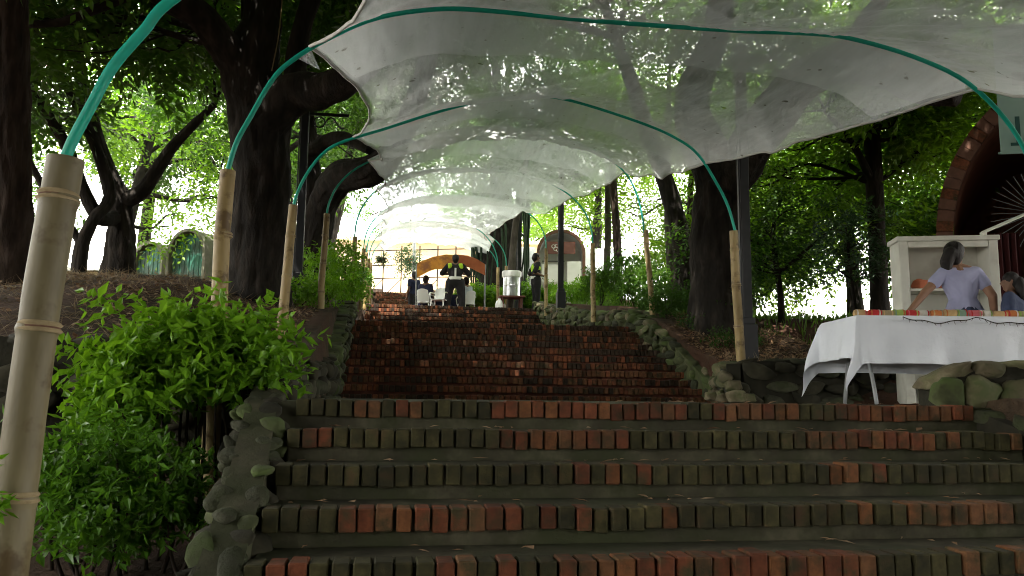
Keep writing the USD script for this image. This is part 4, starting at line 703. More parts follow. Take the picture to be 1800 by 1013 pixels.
# netting spans
net = thing('netting_canopy', 'long white see-through netting draped over the green hoops above the steps', 'netting')
def resample(c, a, b, n):
    L = np.concatenate([[0], np.cumsum(np.linalg.norm(np.diff(c, axis=0), axis=1))]); s = np.linspace(a, b, n) * L[-1]
    return np.stack([np.interp(s, L, c[:, k]) for k in range(3)], 1)
cuts = [(.20, .93), (.145, .85), (.17, .86), (.16, .84), (.17, .83), (.15, .80), (.14, .80), (.13, .83), (.12, .86)]
end_hoop = hoops[-1] + A([.0, 3.4, .62]); start_hoop = hoops[0] + A([0, -1.6, -.55])
hh = [start_hoop] + hoops + [end_hoop]; cc = [cuts[0]] + cuts + [(.10, .9)]
for k in range(len(hh) - 1):
    ns, nt = 90, 44
    Pa, Pb = resample(hh[k], *cc[k], ns) + [0, 0, .019], resample(hh[k + 1], *cc[k + 1], ns) + [0, 0, .019]
    s = np.linspace(0, 1, ns)[:, None]; t = np.linspace(0, 1, nt)[None, :]
    P = Pa[:, None] * (1 - t[..., None]) + Pb[:, None] * t[..., None]
    sagf = 4 * t * (1 - t)
    span = np.linalg.norm(Pb.mean(0) - Pa.mean(0))
    mid = np.sin(np.pi * s) ** .5
    sag = (.05 if k == 2 else .06 if k < 4 else .10) * span
    P[..., 2] -= sag * sagf * (.35 + .65 * mid)
    # edges pulled inwards between the hoops
    P[..., 0] += .26 * sagf * (1 - s) ** 6 * min(1, span / 3.5) - .10 * sagf * s ** 6
    P[..., 2] += .06 * sagf * ((1 - s) ** 6)
    # tension folds running diagonally from the hoops, and slack ripples
    q = np.stack([s * 7 + t * 3.0 + k * 9, t * 1.3 - s * 1.0 + 0 * s, 0 * s + 0 * t + k], -1)
    q2 = np.stack([s * 5 - t * 4.0 + k * 5, t * 1.1 + s * 1.5, 0 * s + 0 * t + k + 40], -1)
    fold = (1 - np.abs(2 * meshkit.noise(q, 3) - 1)) ** 2 + (1 - np.abs(2 * meshkit.noise(q2, 8) - 1)) ** 2
    fold = fold + .7 * (1 - np.abs(2 * meshkit.noise(q * [1.6, 1.5, 1] + 31, 4) - 1)) ** 6 + .5 * (1 - np.abs(2 * meshkit.noise(q2 * [1.9, 1.3, 1] + 17, 2) - 1)) ** 7
    amp = (.06 if k > 2 else .036)
    P[..., 2] -= amp * (fold - .7) * sagf ** 1.0
    P[..., 2] -= .03 * (meshkit.fbm(np.stack([s * 22 + 0 * t, t * 9 + 0 * s, 0 * s + 0 * t + k], -1), 3, 5) - .5) * sagf ** .9
    v, f = grid(P)
    part(net, 'net_panel', (v, f), 'net', smooth=True)
    if k > 0:
        w_ = 9 + (k * 5) % 7; Q = P[:, :w_] + 0; Q[..., 2] += .014 + .02 * (t[:, :w_] / t[0, w_ - 1]); Q[..., 0] += .02 * np.sin(s * 9 + k)
        part(net, 'net_overlap', grid(Q), 'net', smooth=True)
    for e in (P[0], P[-1]):
        part(net, 'hem', tube(e - [0, 0, .004], .011, 5), 'net_hem', smooth=True)
# loose tail tied to the second pole's hoop
c2 = hoops[1]; i0 = int(np.argmin(np.abs(c2[:40, 0] + .64))); i1 = int(np.argmin(np.abs(c2[:40, 0] + .40)))
e1 = resample(hh[2], .145, .145, 2)[0]
tail = np.stack([np.stack([lerp(c2[i0], e1, x) + [0, 0, .02 - .07 * y * x], lerp(c2[i0], e1, x) + [.06 * x * y, .1 * y * x, .02 - .11 * y * x]]) [1] for x in np.linspace(0, 1, 8) for y in np.linspace(0, 1, 5)]).reshape(8, 5, 3)
part(net, 'tail', grid(tail), 'net', smooth=True)
single('cord', tube([(-1.6, 11.1, 5.6), (-1.62, 11.05, 4.9), (-1.68, 11.0, 4.35)], .008, 5, 8), 'straw', 'thin pale cord hanging from the branches beside the massive left tree', 'cord', smooth=True)

# ------------------------------------------------------------------ lamp posts
def lamp_post(label, x, y, z0, z1, arm=.62, w=.15, side=1):
    t = thing('lamp_post', label, 'lamp post')
    part(t, 'base', box((x, y, z0 + .22), (w * 1.75, w * 1.75, .5), bev=.012), 'iron')
    part(t, 'collar', box((x, y, z0 + .51), (w * 1.4, w * 1.4, .09), bev=.012), 'iron')
    part(t, 'post', box((x, y, (z0 + .55 + z1) / 2), (w, w, z1 - z0 - .55), bev=.01), 'iron')
    part(t, 'conduit', tube([(x - w * .62, y - w * .4, z0 + .3), (x - w * .62, y - w * .4, z1 - .4)], .012, 6), 'iron')
    part(t, 'cap', box((x, y, z1 + .02), (w * 1.25, w * 1.25, .05), bev=.01), 'iron')
    part(t, 'arm', box((x + side * (arm / 2 + w / 2), y, z1 - .08), (arm, .045, .045), bev=.006), 'iron')
    a = np.linspace(0, 2 * np.pi, 22); rr = .085
    part(t, 'scroll_ring', tube(np.stack([x + side * (w / 2 + .16) + rr * np.cos(a), y + 0 * a, z1 - .21 + rr * np.sin(a)], 1), .012, 6, cap=False), 'iron', smooth=True)
    s = np.linspace(0, 1, 16)
    part(t, 'scroll', tube(np.stack([x + side * (w / 2 + .25 + .3 * s), y + 0 * s, z1 - .22 + .10 * np.sin(s * 5.2) * (1 - .2 * s)], 1), .012, 6), 'iron', smooth=True)
    return t
lamp_post('black lamp post with scroll bracket beside the bamboo pole on the right bank', 4.46, 9.85, .5, 4.62, w=.12)
lamp_post('black lamp post with scroll bracket between the massive left tree and the leaning tree', -1.43, 13.0, 1.35, 4.55, w=.12)
lamp_post('black lamp post in front of the far arched kiosk', 4.06, 19.4, 2.1, 5.6, w=.12)
lamp_post('black lamp post farthest away, left of the guard seen from the side', 4.0, 25.6, 2.6, 6.4, w=.14)

# ------------------------------------------------------------------ vaulted kiosks
def kiosk(name, label, foot, e1, W, spring, rise, depth, shell, rim, front=None, nr=22, rim_w=.16, wall_m='wall_white', bricks=False, planks=0, cat_='kiosk'):
    """foot: left foot of the front arch (x,y,z); e1: unit vector to the right along the front; the barrel runs back along e2"""
    t = thing(name, label, cat_)
    o = A(foot, float); e1 = A([e1[0], e1[1], 0.0]); e1 /= np.linalg.norm(e1); e2 = A([-e1[1], e1[0], 0.0]); ez = A([0, 0, 1.0])
    a = np.linspace(np.pi, 0, nr + 1)
    arc = lambda k: np.vstack([[[-(W / 2 + k), 0]], np.stack([(W / 2 + k) * np.cos(a), spring + (rise + k) * np.sin(a)], 1), [[W / 2 + k, 0]]])
    to = lambda p, d: o + e1 * (p[:, :1] + W / 2) + ez * p[:, 1:] + e2 * d
    inn, out = arc(0), arc(rim_w)
    part(t, 'vault', cat([grid(np.stack([to(arc(rim_w * .8), .06), to(arc(rim_w * .8), depth)], 1)), grid(np.stack([to(inn, depth), to(inn, .02)], 1))]), shell, smooth=40)
    back = to(inn, depth - .02); c0 = len(back)
    part(t, 'back_wall', (np.vstack([back, back.mean(0)[None]]), np.stack([np.arange(c0), np.full(c0, c0), (np.arange(c0) + 1) % c0], 1)), wall_m)
    if bricks:
        for k in range(1, len(inn) - 2):
            p = np.stack([inn[k], inn[k + 1], out[k + 1], out[k]]); m = p.mean(0); p = m + (p - m) * [.93, .93]
            fr, bk = to(p, -.03 + .012 * math.sin(k * 2.7)), to(p, .2)
            v = np.vstack([fr, bk]); q = [[0, 1, 2, 3], [7, 6, 5, 4], [0, 4, 5, 1], [1, 5, 6, 2], [2, 6, 7, 3], [3, 7, 4, 0]]
            part(t, 'rim_brick', (v, np.array(q)), ['rim_brown', 'brick_brown', 'rim_brown', 'brick_wine', 'rim_brown', 'stone_tan', 'brick_brown', 'rim_brown', 'brick_wine', 'rim_brown', 'brick_brown'][(k * 7 + k // 3) % 11])
        part(t, 'rim', cat([grid(np.stack([to(arc(.02), 0), to(arc(rim_w - .02), 0)], 1)), grid(np.stack([to(arc(rim_w - .02), 0), to(arc(rim_w - .02), .2)], 1))]), 'rim_brown')
        for s in (-1, 1):
            for k in range(int(spring / .09)):
                zc = .045 + k * .09; part(t, 'jamb_brick', box(o + e1 * (W / 2 + s * (W / 2 + rim_w / 2)) + e2 * .08 + ez * zc, (rim_w * .96, .2, .08), rz=math.atan2(e1[1], e1[0])), ['rim_brown', 'brick_red', 'brick_brown'][k % 3])
    else:
        part(t, 'rim', cat([grid(np.stack([to(inn, -.05), to(out, -.05)], 1)), grid(np.stack([to(out, -.05), to(out, .1)], 1)), grid(np.stack([to(inn, .1), to(inn, -.05)], 1))]), rim, smooth=40)
    if planks:
        w = W / planks
        for i in range(planks):
            xm = -W / 2 + (i + .5) * w; xe = min(abs(xm) + w * .3, W / 2 - .01)
            h = spring + rise * math.sqrt(max(0, 1 - (xe / (W / 2)) ** 2)) - .05
            part(t, 'door_slat', box(o + e1 * (xm + W / 2) + e2 * (.12 + .012 * (i % 2)) + ez * h / 2, (w * .94, .03, h), rz=math.atan2(e1[1], e1[0])), front)
    return t, o, e1, e2
kiosk('brick_vault_kiosk', 'dark brick vaulted kiosk with arched brick rim behind the white shelf at the right', (7.38, 9.80, -.02), (.81, -.59), 3.5, 2.15, 2.05, 4.5, 'interior_dark', 'rim_brown', nr=46, rim_w=.22, wall_m='interior_dark', bricks=True)
kiosk('kiosk', 'larger green slatted vaulted kiosk beside the massive left tree', (-6.22, 24.2, 2.15), (.86, -.51), 1.22, 1.72, .68, 2.6, 'vault_grey', 'vault_grey', front='green_metal', rim_w=.09, planks=14)
kiosk('kiosk', 'smaller green slatted vaulted kiosk, left one of the two green ones', (-7.55, 25.6, 2.15), (.86, -.51), 1.02, 1.72, .55, 2.4, 'vault_grey', 'vault_grey', front='green_metal', rim_w=.08, planks=12)
kiosk('kiosk', 'dark vaulted kiosk half hidden behind the trunk right of the green ones', (-2.85, 22.0, 2.2), (.96, -.28), .7, 1.7, .5, 2.0, 'vault_grey', 'vault_grey', rim_w=.06, wall_m='wall_tan')
kiosk('kiosk', 'cream kiosk with brown arched rim at the far left edge', (-11.55, 25.9, 2.2), (.9, .1), 1.0, .95, .62, 2.0, 'rim_brown', 'rim_brown', rim_w=.1, wall_m='wall_cream')
kc, o, e1, e2 = kiosk('kiosk', 'far arched kiosk with brown rim, brown sign and white counter panels behind the lamp post', (5.86, 32.2, 3.75), (.985, -.17), 1.72, 2.05, .86, 1.3, 'vault_white', 'rim_brown', rim_w=.12)
ez = A([0, 0, 1.0]); rz_ = math.atan2(e1[1], e1[0])
sg = part(kc, 'sign', box(o + e1 * .86 + e2 * .0 + ez * 2.28, (1.15, .05, .5), rz=rz_), 'sign_brown')
mk = []
for k, (x, z) in enumerate([(.55, 2.33), (.63, 2.22), (.70, 2.36), (.74, 2.18)]):
    aa = np.linspace(0, 5.2, 14); mk.append(tube(o + e1 * (x + .06 * np.cos(aa + k))[:, None] - e2 * .035 + ez * (z + .07 * np.sin(aa + k))[:, None], .012, 5))
usdkit.mesh(stage, str(sg.GetPath()) + '/emblem', cat(mk), M['wall_white'])
part(kc, 'counter_panel', box(o + e1 * .45 + e2 * .04 + ez * 1.25, (.72, .04, .72), rz=rz_), 'wall_white')
part(kc, 'counter_panel', box(o + e1 * 1.38 - e2 * .3 + ez * 1.2, (.55, .04, .95), rz=rz_), 'wall_white')
part(kc, 'counter_rail', tube([o + e1 * .1 - e2 * .06 + ez * 1.72, o + e1 * 1.0 - e2 * .06 + ez * 1.72], .02, 6), 'iron')
part(kc, 'side_vault', cat([tube([o + e1 * 1.95 + e2 * 2.2 + ez * 1.4, o + e1 * 1.95 + e2 * 2.2 + ez * 1.4 + e1 * 1.2], [1.25, 1.25], 24)]), 'vault_white', smooth=40)
part(kc, 'side_vault', cat([tube([o - e1 * .2 + e2 * 2.0 + ez * 1.5, o + e2 * 2.0 + ez * 1.5 - e1 * 1.3], [1.15, 1.15], 24)]), 'vault_white', smooth=40)
# cream buildings at the left
def house(name, label, c, s, rz, wall, roof, pitch_h, wins=3):
    t = thing(name, label, 'building', loc=c, rz=rz)
    part(t, 'wall', box((0, 0, s[2] / 2), s, bev=.01), wall)
    hw, hd = s[0] / 2 + .25, s[1] / 2 + .3
    v = A([[-hw, -hd, s[2]], [hw, -hd, s[2]], [hw, hd, s[2]], [-hw, hd, s[2]], [-hw, 0, s[2] + pitch_h], [hw, 0, s[2] + pitch_h]]); v = np.vstack([v, v + [0, 0, .14]])
    f = A([[6, 7, 11, 10], [8, 9, 10, 11], [0, 4, 5, 1], [2, 5, 4, 3], [0, 1, 7, 6], [2, 3, 9, 8], [1, 5, 11, 7], [5, 2, 8, 11], [3, 4, 10, 9], [4, 0, 6, 10]])
    part(t, 'roof', (v, f), roof)
    for sg_ in (-1, 1):
        part(t, 'gable', (A([[sg_ * s[0] / 2, -s[1] / 2, s[2]], [sg_ * s[0] / 2, s[1] / 2, s[2]], [sg_ * s[0] / 2, 0, s[2] + pitch_h * .85]]), A([[0, 2, 1] if sg_ < 0 else [0, 1, 2]])), wall)
    for i in range(wins):
        x = s[0] * ((i + .5) / wins - .5)
        w = part(t, 'window', box((x, -s[1] / 2 - .02, s[2] * .55), (.9, .06, .9)), 'wall_white')
        usdkit.mesh(stage, str(w.GetPath()) + '/pane', box((x, -s[1] / 2 - .055, s[2] * .55), (.74, .03, .74)), M['iron'])
    return t
house('building', 'long low cream building with white roof behind the slim curved tree at the left', (-11.8, 33.5, 2.1), (6.5, 3, 2.35), -8, 'wall_cream', 'wall_white', .35)
house('building', 'cream building with gabled roof behind the wooden cross post at the far left', (-13.6, 31.0, 2.1), (2.2, 4, 2.2), 75, 'wall_cream', 'wall_white', .75, wins=2)
t = thing('cross_post', 'dark wooden post with a crossbar on the crest at the far left', 'post')
part(t, 'post', tube([(-9.66, 23.4, 1.9), (-9.66, 23.4, 3.98)], [.07, .06], 8, 6, rough=.1), 'bark_dark', smooth=True)
part(t, 'crossbar', tube([(-10.2, 23.45, 3.72), (-9.66, 23.35, 3.66), (-9.1, 23.3, 3.58)], .045, 8, 8, rough=.1), 'bark_dark', smooth=True)
# sunlit building and fence at the end of the tunnel
t = thing('building', 'wide sunlit tan building closing the view beyond the plaza', 'building', loc=(2.5, 52, 4.15), rz=-4)
part(t, 'wall', box((0, 0, 2.6), (17, 5, 5.2), bev=.02), 'wall_tan')
part(t, 'cornice', box((0, -2.6, 5.25), (17.4, .5, .16), bev=.02), 'wall_cream')
part(t, 'plinth', box((0, -2.54, .35), (17.1, .12, .7), bev=.02), 'wall_cream')
for i in range(5):
    w = part(t, 'door', box((-6.4 + 3.2 * i, -2.53, 1.4), (1.2, .1, 2.2)), 'wall_cream')
    usdkit.mesh(stage, str(w.GetPath()) + '/pane', box((-6.4 + 3.2 * i, -2.59, 1.7), (.8, .04, 1.1)), M['bark_brown'])
fe = thing('trellis_fence', 'thin brown metal trellis fence in front of the sunlit tan building', 'fence')
for i in range(9):
    u = -1.4 + i * .95; part(fe, 'post', tube([(u, 44 - .15 * i, 4.15), (u, 44 - .15 * i, 8.0)], .04, 6), 'bark_brown')
for z in (5.2, 6.2, 6.9, 7.7):
    part(fe, 'rail', tube([(-1.6, 44.05, z), (6.4, 42.8, z + .25)], .03, 6), 'bark_brown')
for i in range(8):
    u = -1.4 + i * .95; part(fe, 'brace', tube([(u, 44 - .15 * i, 5.2), (u + .95, 43.85 - .15 * i, 6.2)], .022, 5), 'bark_brown')
def hanging_plant(label, c, s, pot):
    t = thing('hanging_plant', label, 'plant'); c = A(c, float)
    part(t, 'pot', lathe([(0, -.16), (.10, -.15), (.16, -.02), (.17, .02), (.14, .02), (0, 0)], 14, c), pot, smooth=40)
    part(t, 'cord', tube([c + [0, 0, .02], c + [0, 0, 1.2]], .008, 4), 'iron')
    P, D = blob_points([(c + [0, 0, .05], A([.25, .25, .3]) * s)], 1500, RB(int(abs(c[0] * 100))), .3); D[:, 2] -= .2
    part(t, 'leaves', sprays(P, D, RB(3), .3 * s, .12, 7), 'leaf_blue', kind='stuff')
hanging_plant('drooping dark potted fern hung under the far netting in the middle of the bright plaza', (.72, 36, 6.0), 1.5, 'terracotta')
hanging_plant('round brown hanging pot at the left mouth of the far netting', (-.38, 30, 5.0), .6, 'rim_brown')
t = thing('utility_post', 'slender dark post under the far end of the netting left of the orange awning', 'post')
part(t, 'post', tube([(.95, 36, 4.1), (.95, 36, 7.6)], .07, 8), 'steel_grey'); part(t, 'foot_plate', box((.95, 36, 4.2), (.3, .3, .06)), 'steel_grey')
# vines over the wide trunk
r = RB(61); vs = []
for k in range(46):
    a = r.uniform(0, 2 * np.pi); u, v = 3.9 + 1.0 * math.cos(a), 29.5 + .95 * math.sin(a); zt = r.uniform(5.5, 8.2)
    vs.append(tube([(u * .4 + 3.9 * .6, v * .4 + 29.5 * .6, zt + .4), (u, v, zt), (u + r.normal(0, .06), v, zt - 1.2), (u + r.normal(0, .1), v, r.uniform(3.2, 4.8))], [.03, .05, .04, .015], 5, 10))
single('hanging_vines', cat(vs), 'vine_dark', 'curtain of dark hanging vines on the wide trunk behind the silver drum', 'vines', kind='stuff', smooth=True)

# ------------------------------------------------------------------ table, cloth, things on the table
TO = A([3.88, 6.40, 0.0]); ta = math.radians(-8.4); tx = A([math.cos(ta), math.sin(ta), 0]); ty = A([-math.sin(ta), math.cos(ta), 0]); TL, TW, TH = 2.0, .80, .735
tp = lambda a, b, z: TO + tx * a + ty * b + A([0, 0, z])
t = thing('folding_table', 'grey legged folding table under the white cloth on the landing', 'table')
part(t, 'tabletop', box(tp(TL / 2, TW / 2, TH - .02), (TL, TW, .035), rz=ta), 'plastic_white')
for x in (.16, TL - .16):
    for s in (0, 1):
        b0 = .07 if s == 0 else TW - .07; b1 = .24 if s == 0 else TW - .24
        part(t, 'leg', tube([tp(x, b1, TH - .04), tp(x, b1 - (b1 - b0) * .05, .52), tp(x, lerp(b1, b0, .75), .16), tp(x, b0, .0)], .0165, 9, 14), 'steel_grey', smooth=True)
    part(t, 'crossbar', tube([tp(x, .20, .36), tp(x, TW - .20, .36)], .014, 8), 'steel_grey', smooth=True)
    part(t, 'brace', tube([tp(x, TW / 2, .36), tp(x + (.42 if x < 1 else -.42), TW / 2, TH - .04)], .011, 8), 'steel_grey', smooth=True)
ov = .42
na, nb = 150, 90
av, bv = np.linspace(-.37, TL + .37, na), np.linspace(-ov, TW + .47, nb)
AA, BB = np.meshgrid(av, bv, indexing='ij')
oa = np.where(AA < 0, -AA, np.where(AA > TL, AA - TL, 0)); ob = np.where(BB < 0, -BB, np.where(BB > TW, BB - TW, 0))
sa = np.where(AA < 0, -1, 1); sb = np.where(BB < 0, -1, 1)
drop = np.sqrt(oa ** 2 + ob ** 2); ph = np.arctan2(oa, ob)
edge = np.clip(drop / .05, 0, 1)
lenp = AA + 0 * BB
rip_b = .045 * np.sin(lenp * 5.2 + .7) + .036 * np.sin(lenp * 11 + 2) + .016 * np.sin(lenp * 23)
rip_a = .05 * np.sin(BB * 7 + .5) + .035 * np.sin(BB * 15)
corner = np.sin(2 * ph) ** 2
outw = .018 * edge + drop * .10
oa_pos = np.where(oa > 0, (outw + rip_a * drop * 1.8) * np.sin(ph) ** .8 + corner * drop * .22, 0)
ob_pos = np.where(ob > 0, (outw + rip_b * drop * 1.8) * np.cos(ph) ** .8 + corner * drop * .16, 0)
pa = np.clip(AA, 0, TL) + sa * oa_pos; pb = np.clip(BB, 0, TW) + sb * ob_pos
pz = TH + .004 - np.maximum(0, drop - .01) * (1 + .16 * corner) + .004 * (meshkit.fbm(np.stack([AA * 6, BB * 6, 0 * AA], -1), 3) - .5) * (drop < .01)
pz += .012 * np.sin(lenp * 4) * (ob > 0) * drop
single('tablecloth', grid(TO + pa[..., None] * tx + pb[..., None] * ty + pz[..., None] * A([0, 0, 1.0])), 'tablecloth', 'white cloth with hanging pointed corners draped over the folding table', 'tablecloth', smooth=60)
tex = ['textile_tan', 'textile_red', 'textile_olive', 'textile_green', 'textile_red', 'textile_white', 'textile_orange', 'textile_tan', 'textile_teal', 'textile_pink', 'textile_white', 'textile_tan', 'textile_orange', 'textile_green', 'textile_red', 'textile_olive']
cn = {'tan': 'tan', 'red': 'red', 'olive': 'olive', 'green': 'green', 'white': 'white', 'orange': 'orange', 'teal': 'teal', 'pink': 'pink'}
ordn = ['first', 'second', 'third', 'fourth', 'fifth', 'sixth', 'seventh', 'eighth', 'ninth', 'tenth', 'eleventh', 'twelfth', 'thirteenth', 'fourteenth', 'fifteenth', 'sixteenth']
r = RB(70)
for k, m in enumerate(tex):
    a = .10 + k * .108; hgt = r.uniform(.028, .036); c = tp(a, .16 + r.uniform(-.02, .02), TH + .006 + hgt)
    col = m.split('_')[1]
    t = thing('rolled_textile', f'{col} rolled woven textile on the white table, {ordn[k]} from the left in its row', 'textile')
    s = np.linspace(-.5, .5, 7); L = .112
    pts = c + tx * (s * L)[:, None] + A([0, 0, 1]) * (r.normal(0, .0015, 7))[:, None]
    part(t, 'roll', tube(pts, hgt * np.interp(np.abs(s), [0, .42, .5], [1.02, 1, .86]), 12, 14), m, smooth=40)
    for o_ in (-.30, .32):
        part(t, 'band', tube([c + tx * (o_ * L - .006), c + tx * (o_ * L + .006)], hgt * 1.06, 12, cap=False), tex[(k + 5 + (o_ > 0) * 4) % 16], smooth=True)
s = np.linspace(0, 1, 60); ga = .36 + 1.55 * s
gz = TH - .012 - .045 * np.abs(np.sin(s * np.pi * 2.6)) - .008 * np.sin(s * 41)
gp = np.stack([tp(a, -.050 - .008 * math.sin(a * 9), z) for a, z in zip(ga, gz)])
t = thing('garland', 'dark string of tiny twig-like pendants pinned along the front edge of the white cloth', 'garland')
part(t, 'string', tube(gp, .004, 5), 'bark_brown')
r = RB(71)
part(t, 'pendants', cat([tube([p, p + A([r.normal(0, .015), -.006, -r.uniform(.015, .035)])], [.003, .0015], 4) for p in gp[::2]]), 'bark_brown', kind='stuff')

# ------------------------------------------------------------------ shelf, bundle, curtain, banner, fan
SO = A([5.22, 7.78, 0.0]); sa_ = math.radians(-17); sx = A([math.cos(sa_), math.sin(sa_), 0]); sy = A([-math.sin(sa_), math.cos(sa_), 0])
sp = lambda a, b, z: SO + sx * a + sy * b + A([0, 0, z])
SW, SH, SD = .96, 1.68, .32
t = thing('shelf_unit', 'open white wooden shelf unit behind the woman and the table', 'shelf')
for x in (.045, SW - .045): part(t, 'side_panel', box(sp(x, SD / 2, SH / 2), (.09, SD, SH), rz=sa_, bev=.006), 'white_paint')
part(t, 'top_panel', box(sp(SW / 2, SD / 2, SH + .025), (SW + .04, SD + .03, .05), rz=sa_, bev=.006), 'white_paint')
part(t, 'top_rail', box(sp(SW / 2, .02, SH - .035), (SW - .185, .04, .065), rz=sa_, bev=.005), 'white_paint')
part(t, 'back_panel', box(sp(SW / 2, SD - .012, SH / 2), (SW - .185, .02, SH - .01), rz=sa_, bev=.003), 'white_paint')
for z in (.17, .62, 1.17): part(t, 'shelf_board', box(sp(SW / 2, SD / 2 - .012, z), (SW - .185, SD - .03, .025), rz=sa_, bev=.003), 'white_paint')
t = thing('cloth_bundle', 'folded terracotta coloured bundle on the middle board of the white shelf', 'bundle')
part(t, 'fold', stone(sp(.28, .14, 1.235), (.25, .16, .11), RB(5), sub=2, rough=.2), 'terracotta', smooth=True)
part(t, 'fold', stone(sp(.42, .14, 1.215), (.18, .15, .07), RB(6), sub=2, rough=.2), 'terracotta', smooth=True)
s, z = np.meshgrid(np.linspace(0, 1, 30), np.linspace(0, 1, 14), indexing='ij')
cu = A([6.20, 7.62, 0]) + (s * .24)[..., None] * sx + (.03 * np.sin(s * 22) * (1 - .3 * z))[..., None] * sy + (.25 + 1.52 * z)[..., None] * A([0, 0, 1.0])
single('curtain', grid(cu), 'red_cloth', 'dark red cloth hanging beside the right side of the white shelf', 'curtain', smooth=True)
t = thing('curtain_rod', 'thin white rod slanting up to the right above the shelf', 'rod')
part(t, 'rod', tube([(6.05, 7.6, 1.77), (6.75, 7.5, 2.08)], .016, 8), 'white_paint', smooth=True); part(t, 'bracket', box((6.06, 7.6, 1.75), (.05, .05, .05)), 'white_paint')
fan = thing('wire_fan', 'fan of thin pale radiating wires hanging in the mouth of the brick vault', 'wire fan')
hub = A([7.55, 8.55, 2.26]); part(fan, 'hub', lathe([(0, -.03), (.04, -.03), (.05, 0), (.04, .03), (0, .03)], 12, hub), 'steel_grey', smooth=30)
for k in range(15):
    a = math.radians(108 + k * 10.2); dv = A([.88 * math.cos(a), -.36 * math.cos(a), math.sin(a)])
    part(fan, 'rib', tube([hub + dv * .04, hub + dv * (.50 + .02 * (k % 3))], .003, 5), 'steel_grey')
bn = thing('banner', 'pale green hanging banner with dark green blocks at the upper right edge', 'banner')
BO = A([5.66, 6.80, 2.36]); bx = A([.95, -.30, 0]); bx = bx / np.linalg.norm(bx); by = A([-bx[1], bx[0], 0]); brz = math.atan2(bx[1], bx[0])
part(bn, 'panel', box(BO + bx * .35 + A([0, 0, .62]), (.7, .012, 1.24), rz=brz, bev=.003), 'banner_mint')
part(bn, 'top_rail', tube([BO + A([0, 0, 1.26]) - bx * .05, BO + A([0, 0, 1.26]) + bx * .75], .014, 8), 'steel_grey')
part(bn, 'bottom_rail', tube([BO - bx * .02, BO + bx * .72], .012, 8), 'banner_mint')
for a, z, w, h in ((.33, .72, .38, .13), (.16, .22, .04, .26), (.27, .2, .05, .24), (.38, .22, .04, .3), (.5, .2, .06, .26), (.3, .08, .42, .03)):
    part(bn, 'printed_block', box(BO + bx * a - by * .010 + A([0, 0, z]), (w, .006, h), rz=brz, bev=.001), 'banner_dark')
part(bn, 'cord', tube([BO + A([0, 0, 1.26]) + bx * .05, BO + A([-.3, .2, 2.3])], .006, 5), 'straw')

# ------------------------------------------------------------------ people
def body_mesh(bones, J, fine=.03, it=6):
    parts = []
    for a, b in bones:
        pa, ra = J[a]; pb, rb = J[b]
        pts = []
        for p, rr in ((pa, ra), (pb, rb)):
            pts.append(m3.Manifold.sphere(rr, 16).translate([float(x) for x in p]))
        parts.append(m3.Manifold.batch_hull(pts))
    m = m3.Manifold.batch_boolean(parts, m3.OpType.Add).refine_to_length(fine).to_mesh()
    tm = trimesh.Trimesh(m.vert_properties[:, :3], m.tri_verts, process=True)
    trimesh.smoothing.filter_taubin(tm, lamb=.5, nu=.53, iterations=it)
    return tm
def place(m, pos, rz, sc=1.0):
    v = np.asarray(m.vertices if hasattr(m, 'vertices') else m[0], float) * sc; f = m.faces if hasattr(m, 'faces') else m[1]
    c, s = math.cos(rz), math.sin(rz)
    return np.stack([v[:, 0] * c - v[:, 1] * s, v[:, 0] * s + v[:, 1] * c, v[:, 2]], 1) + A(pos, float), f
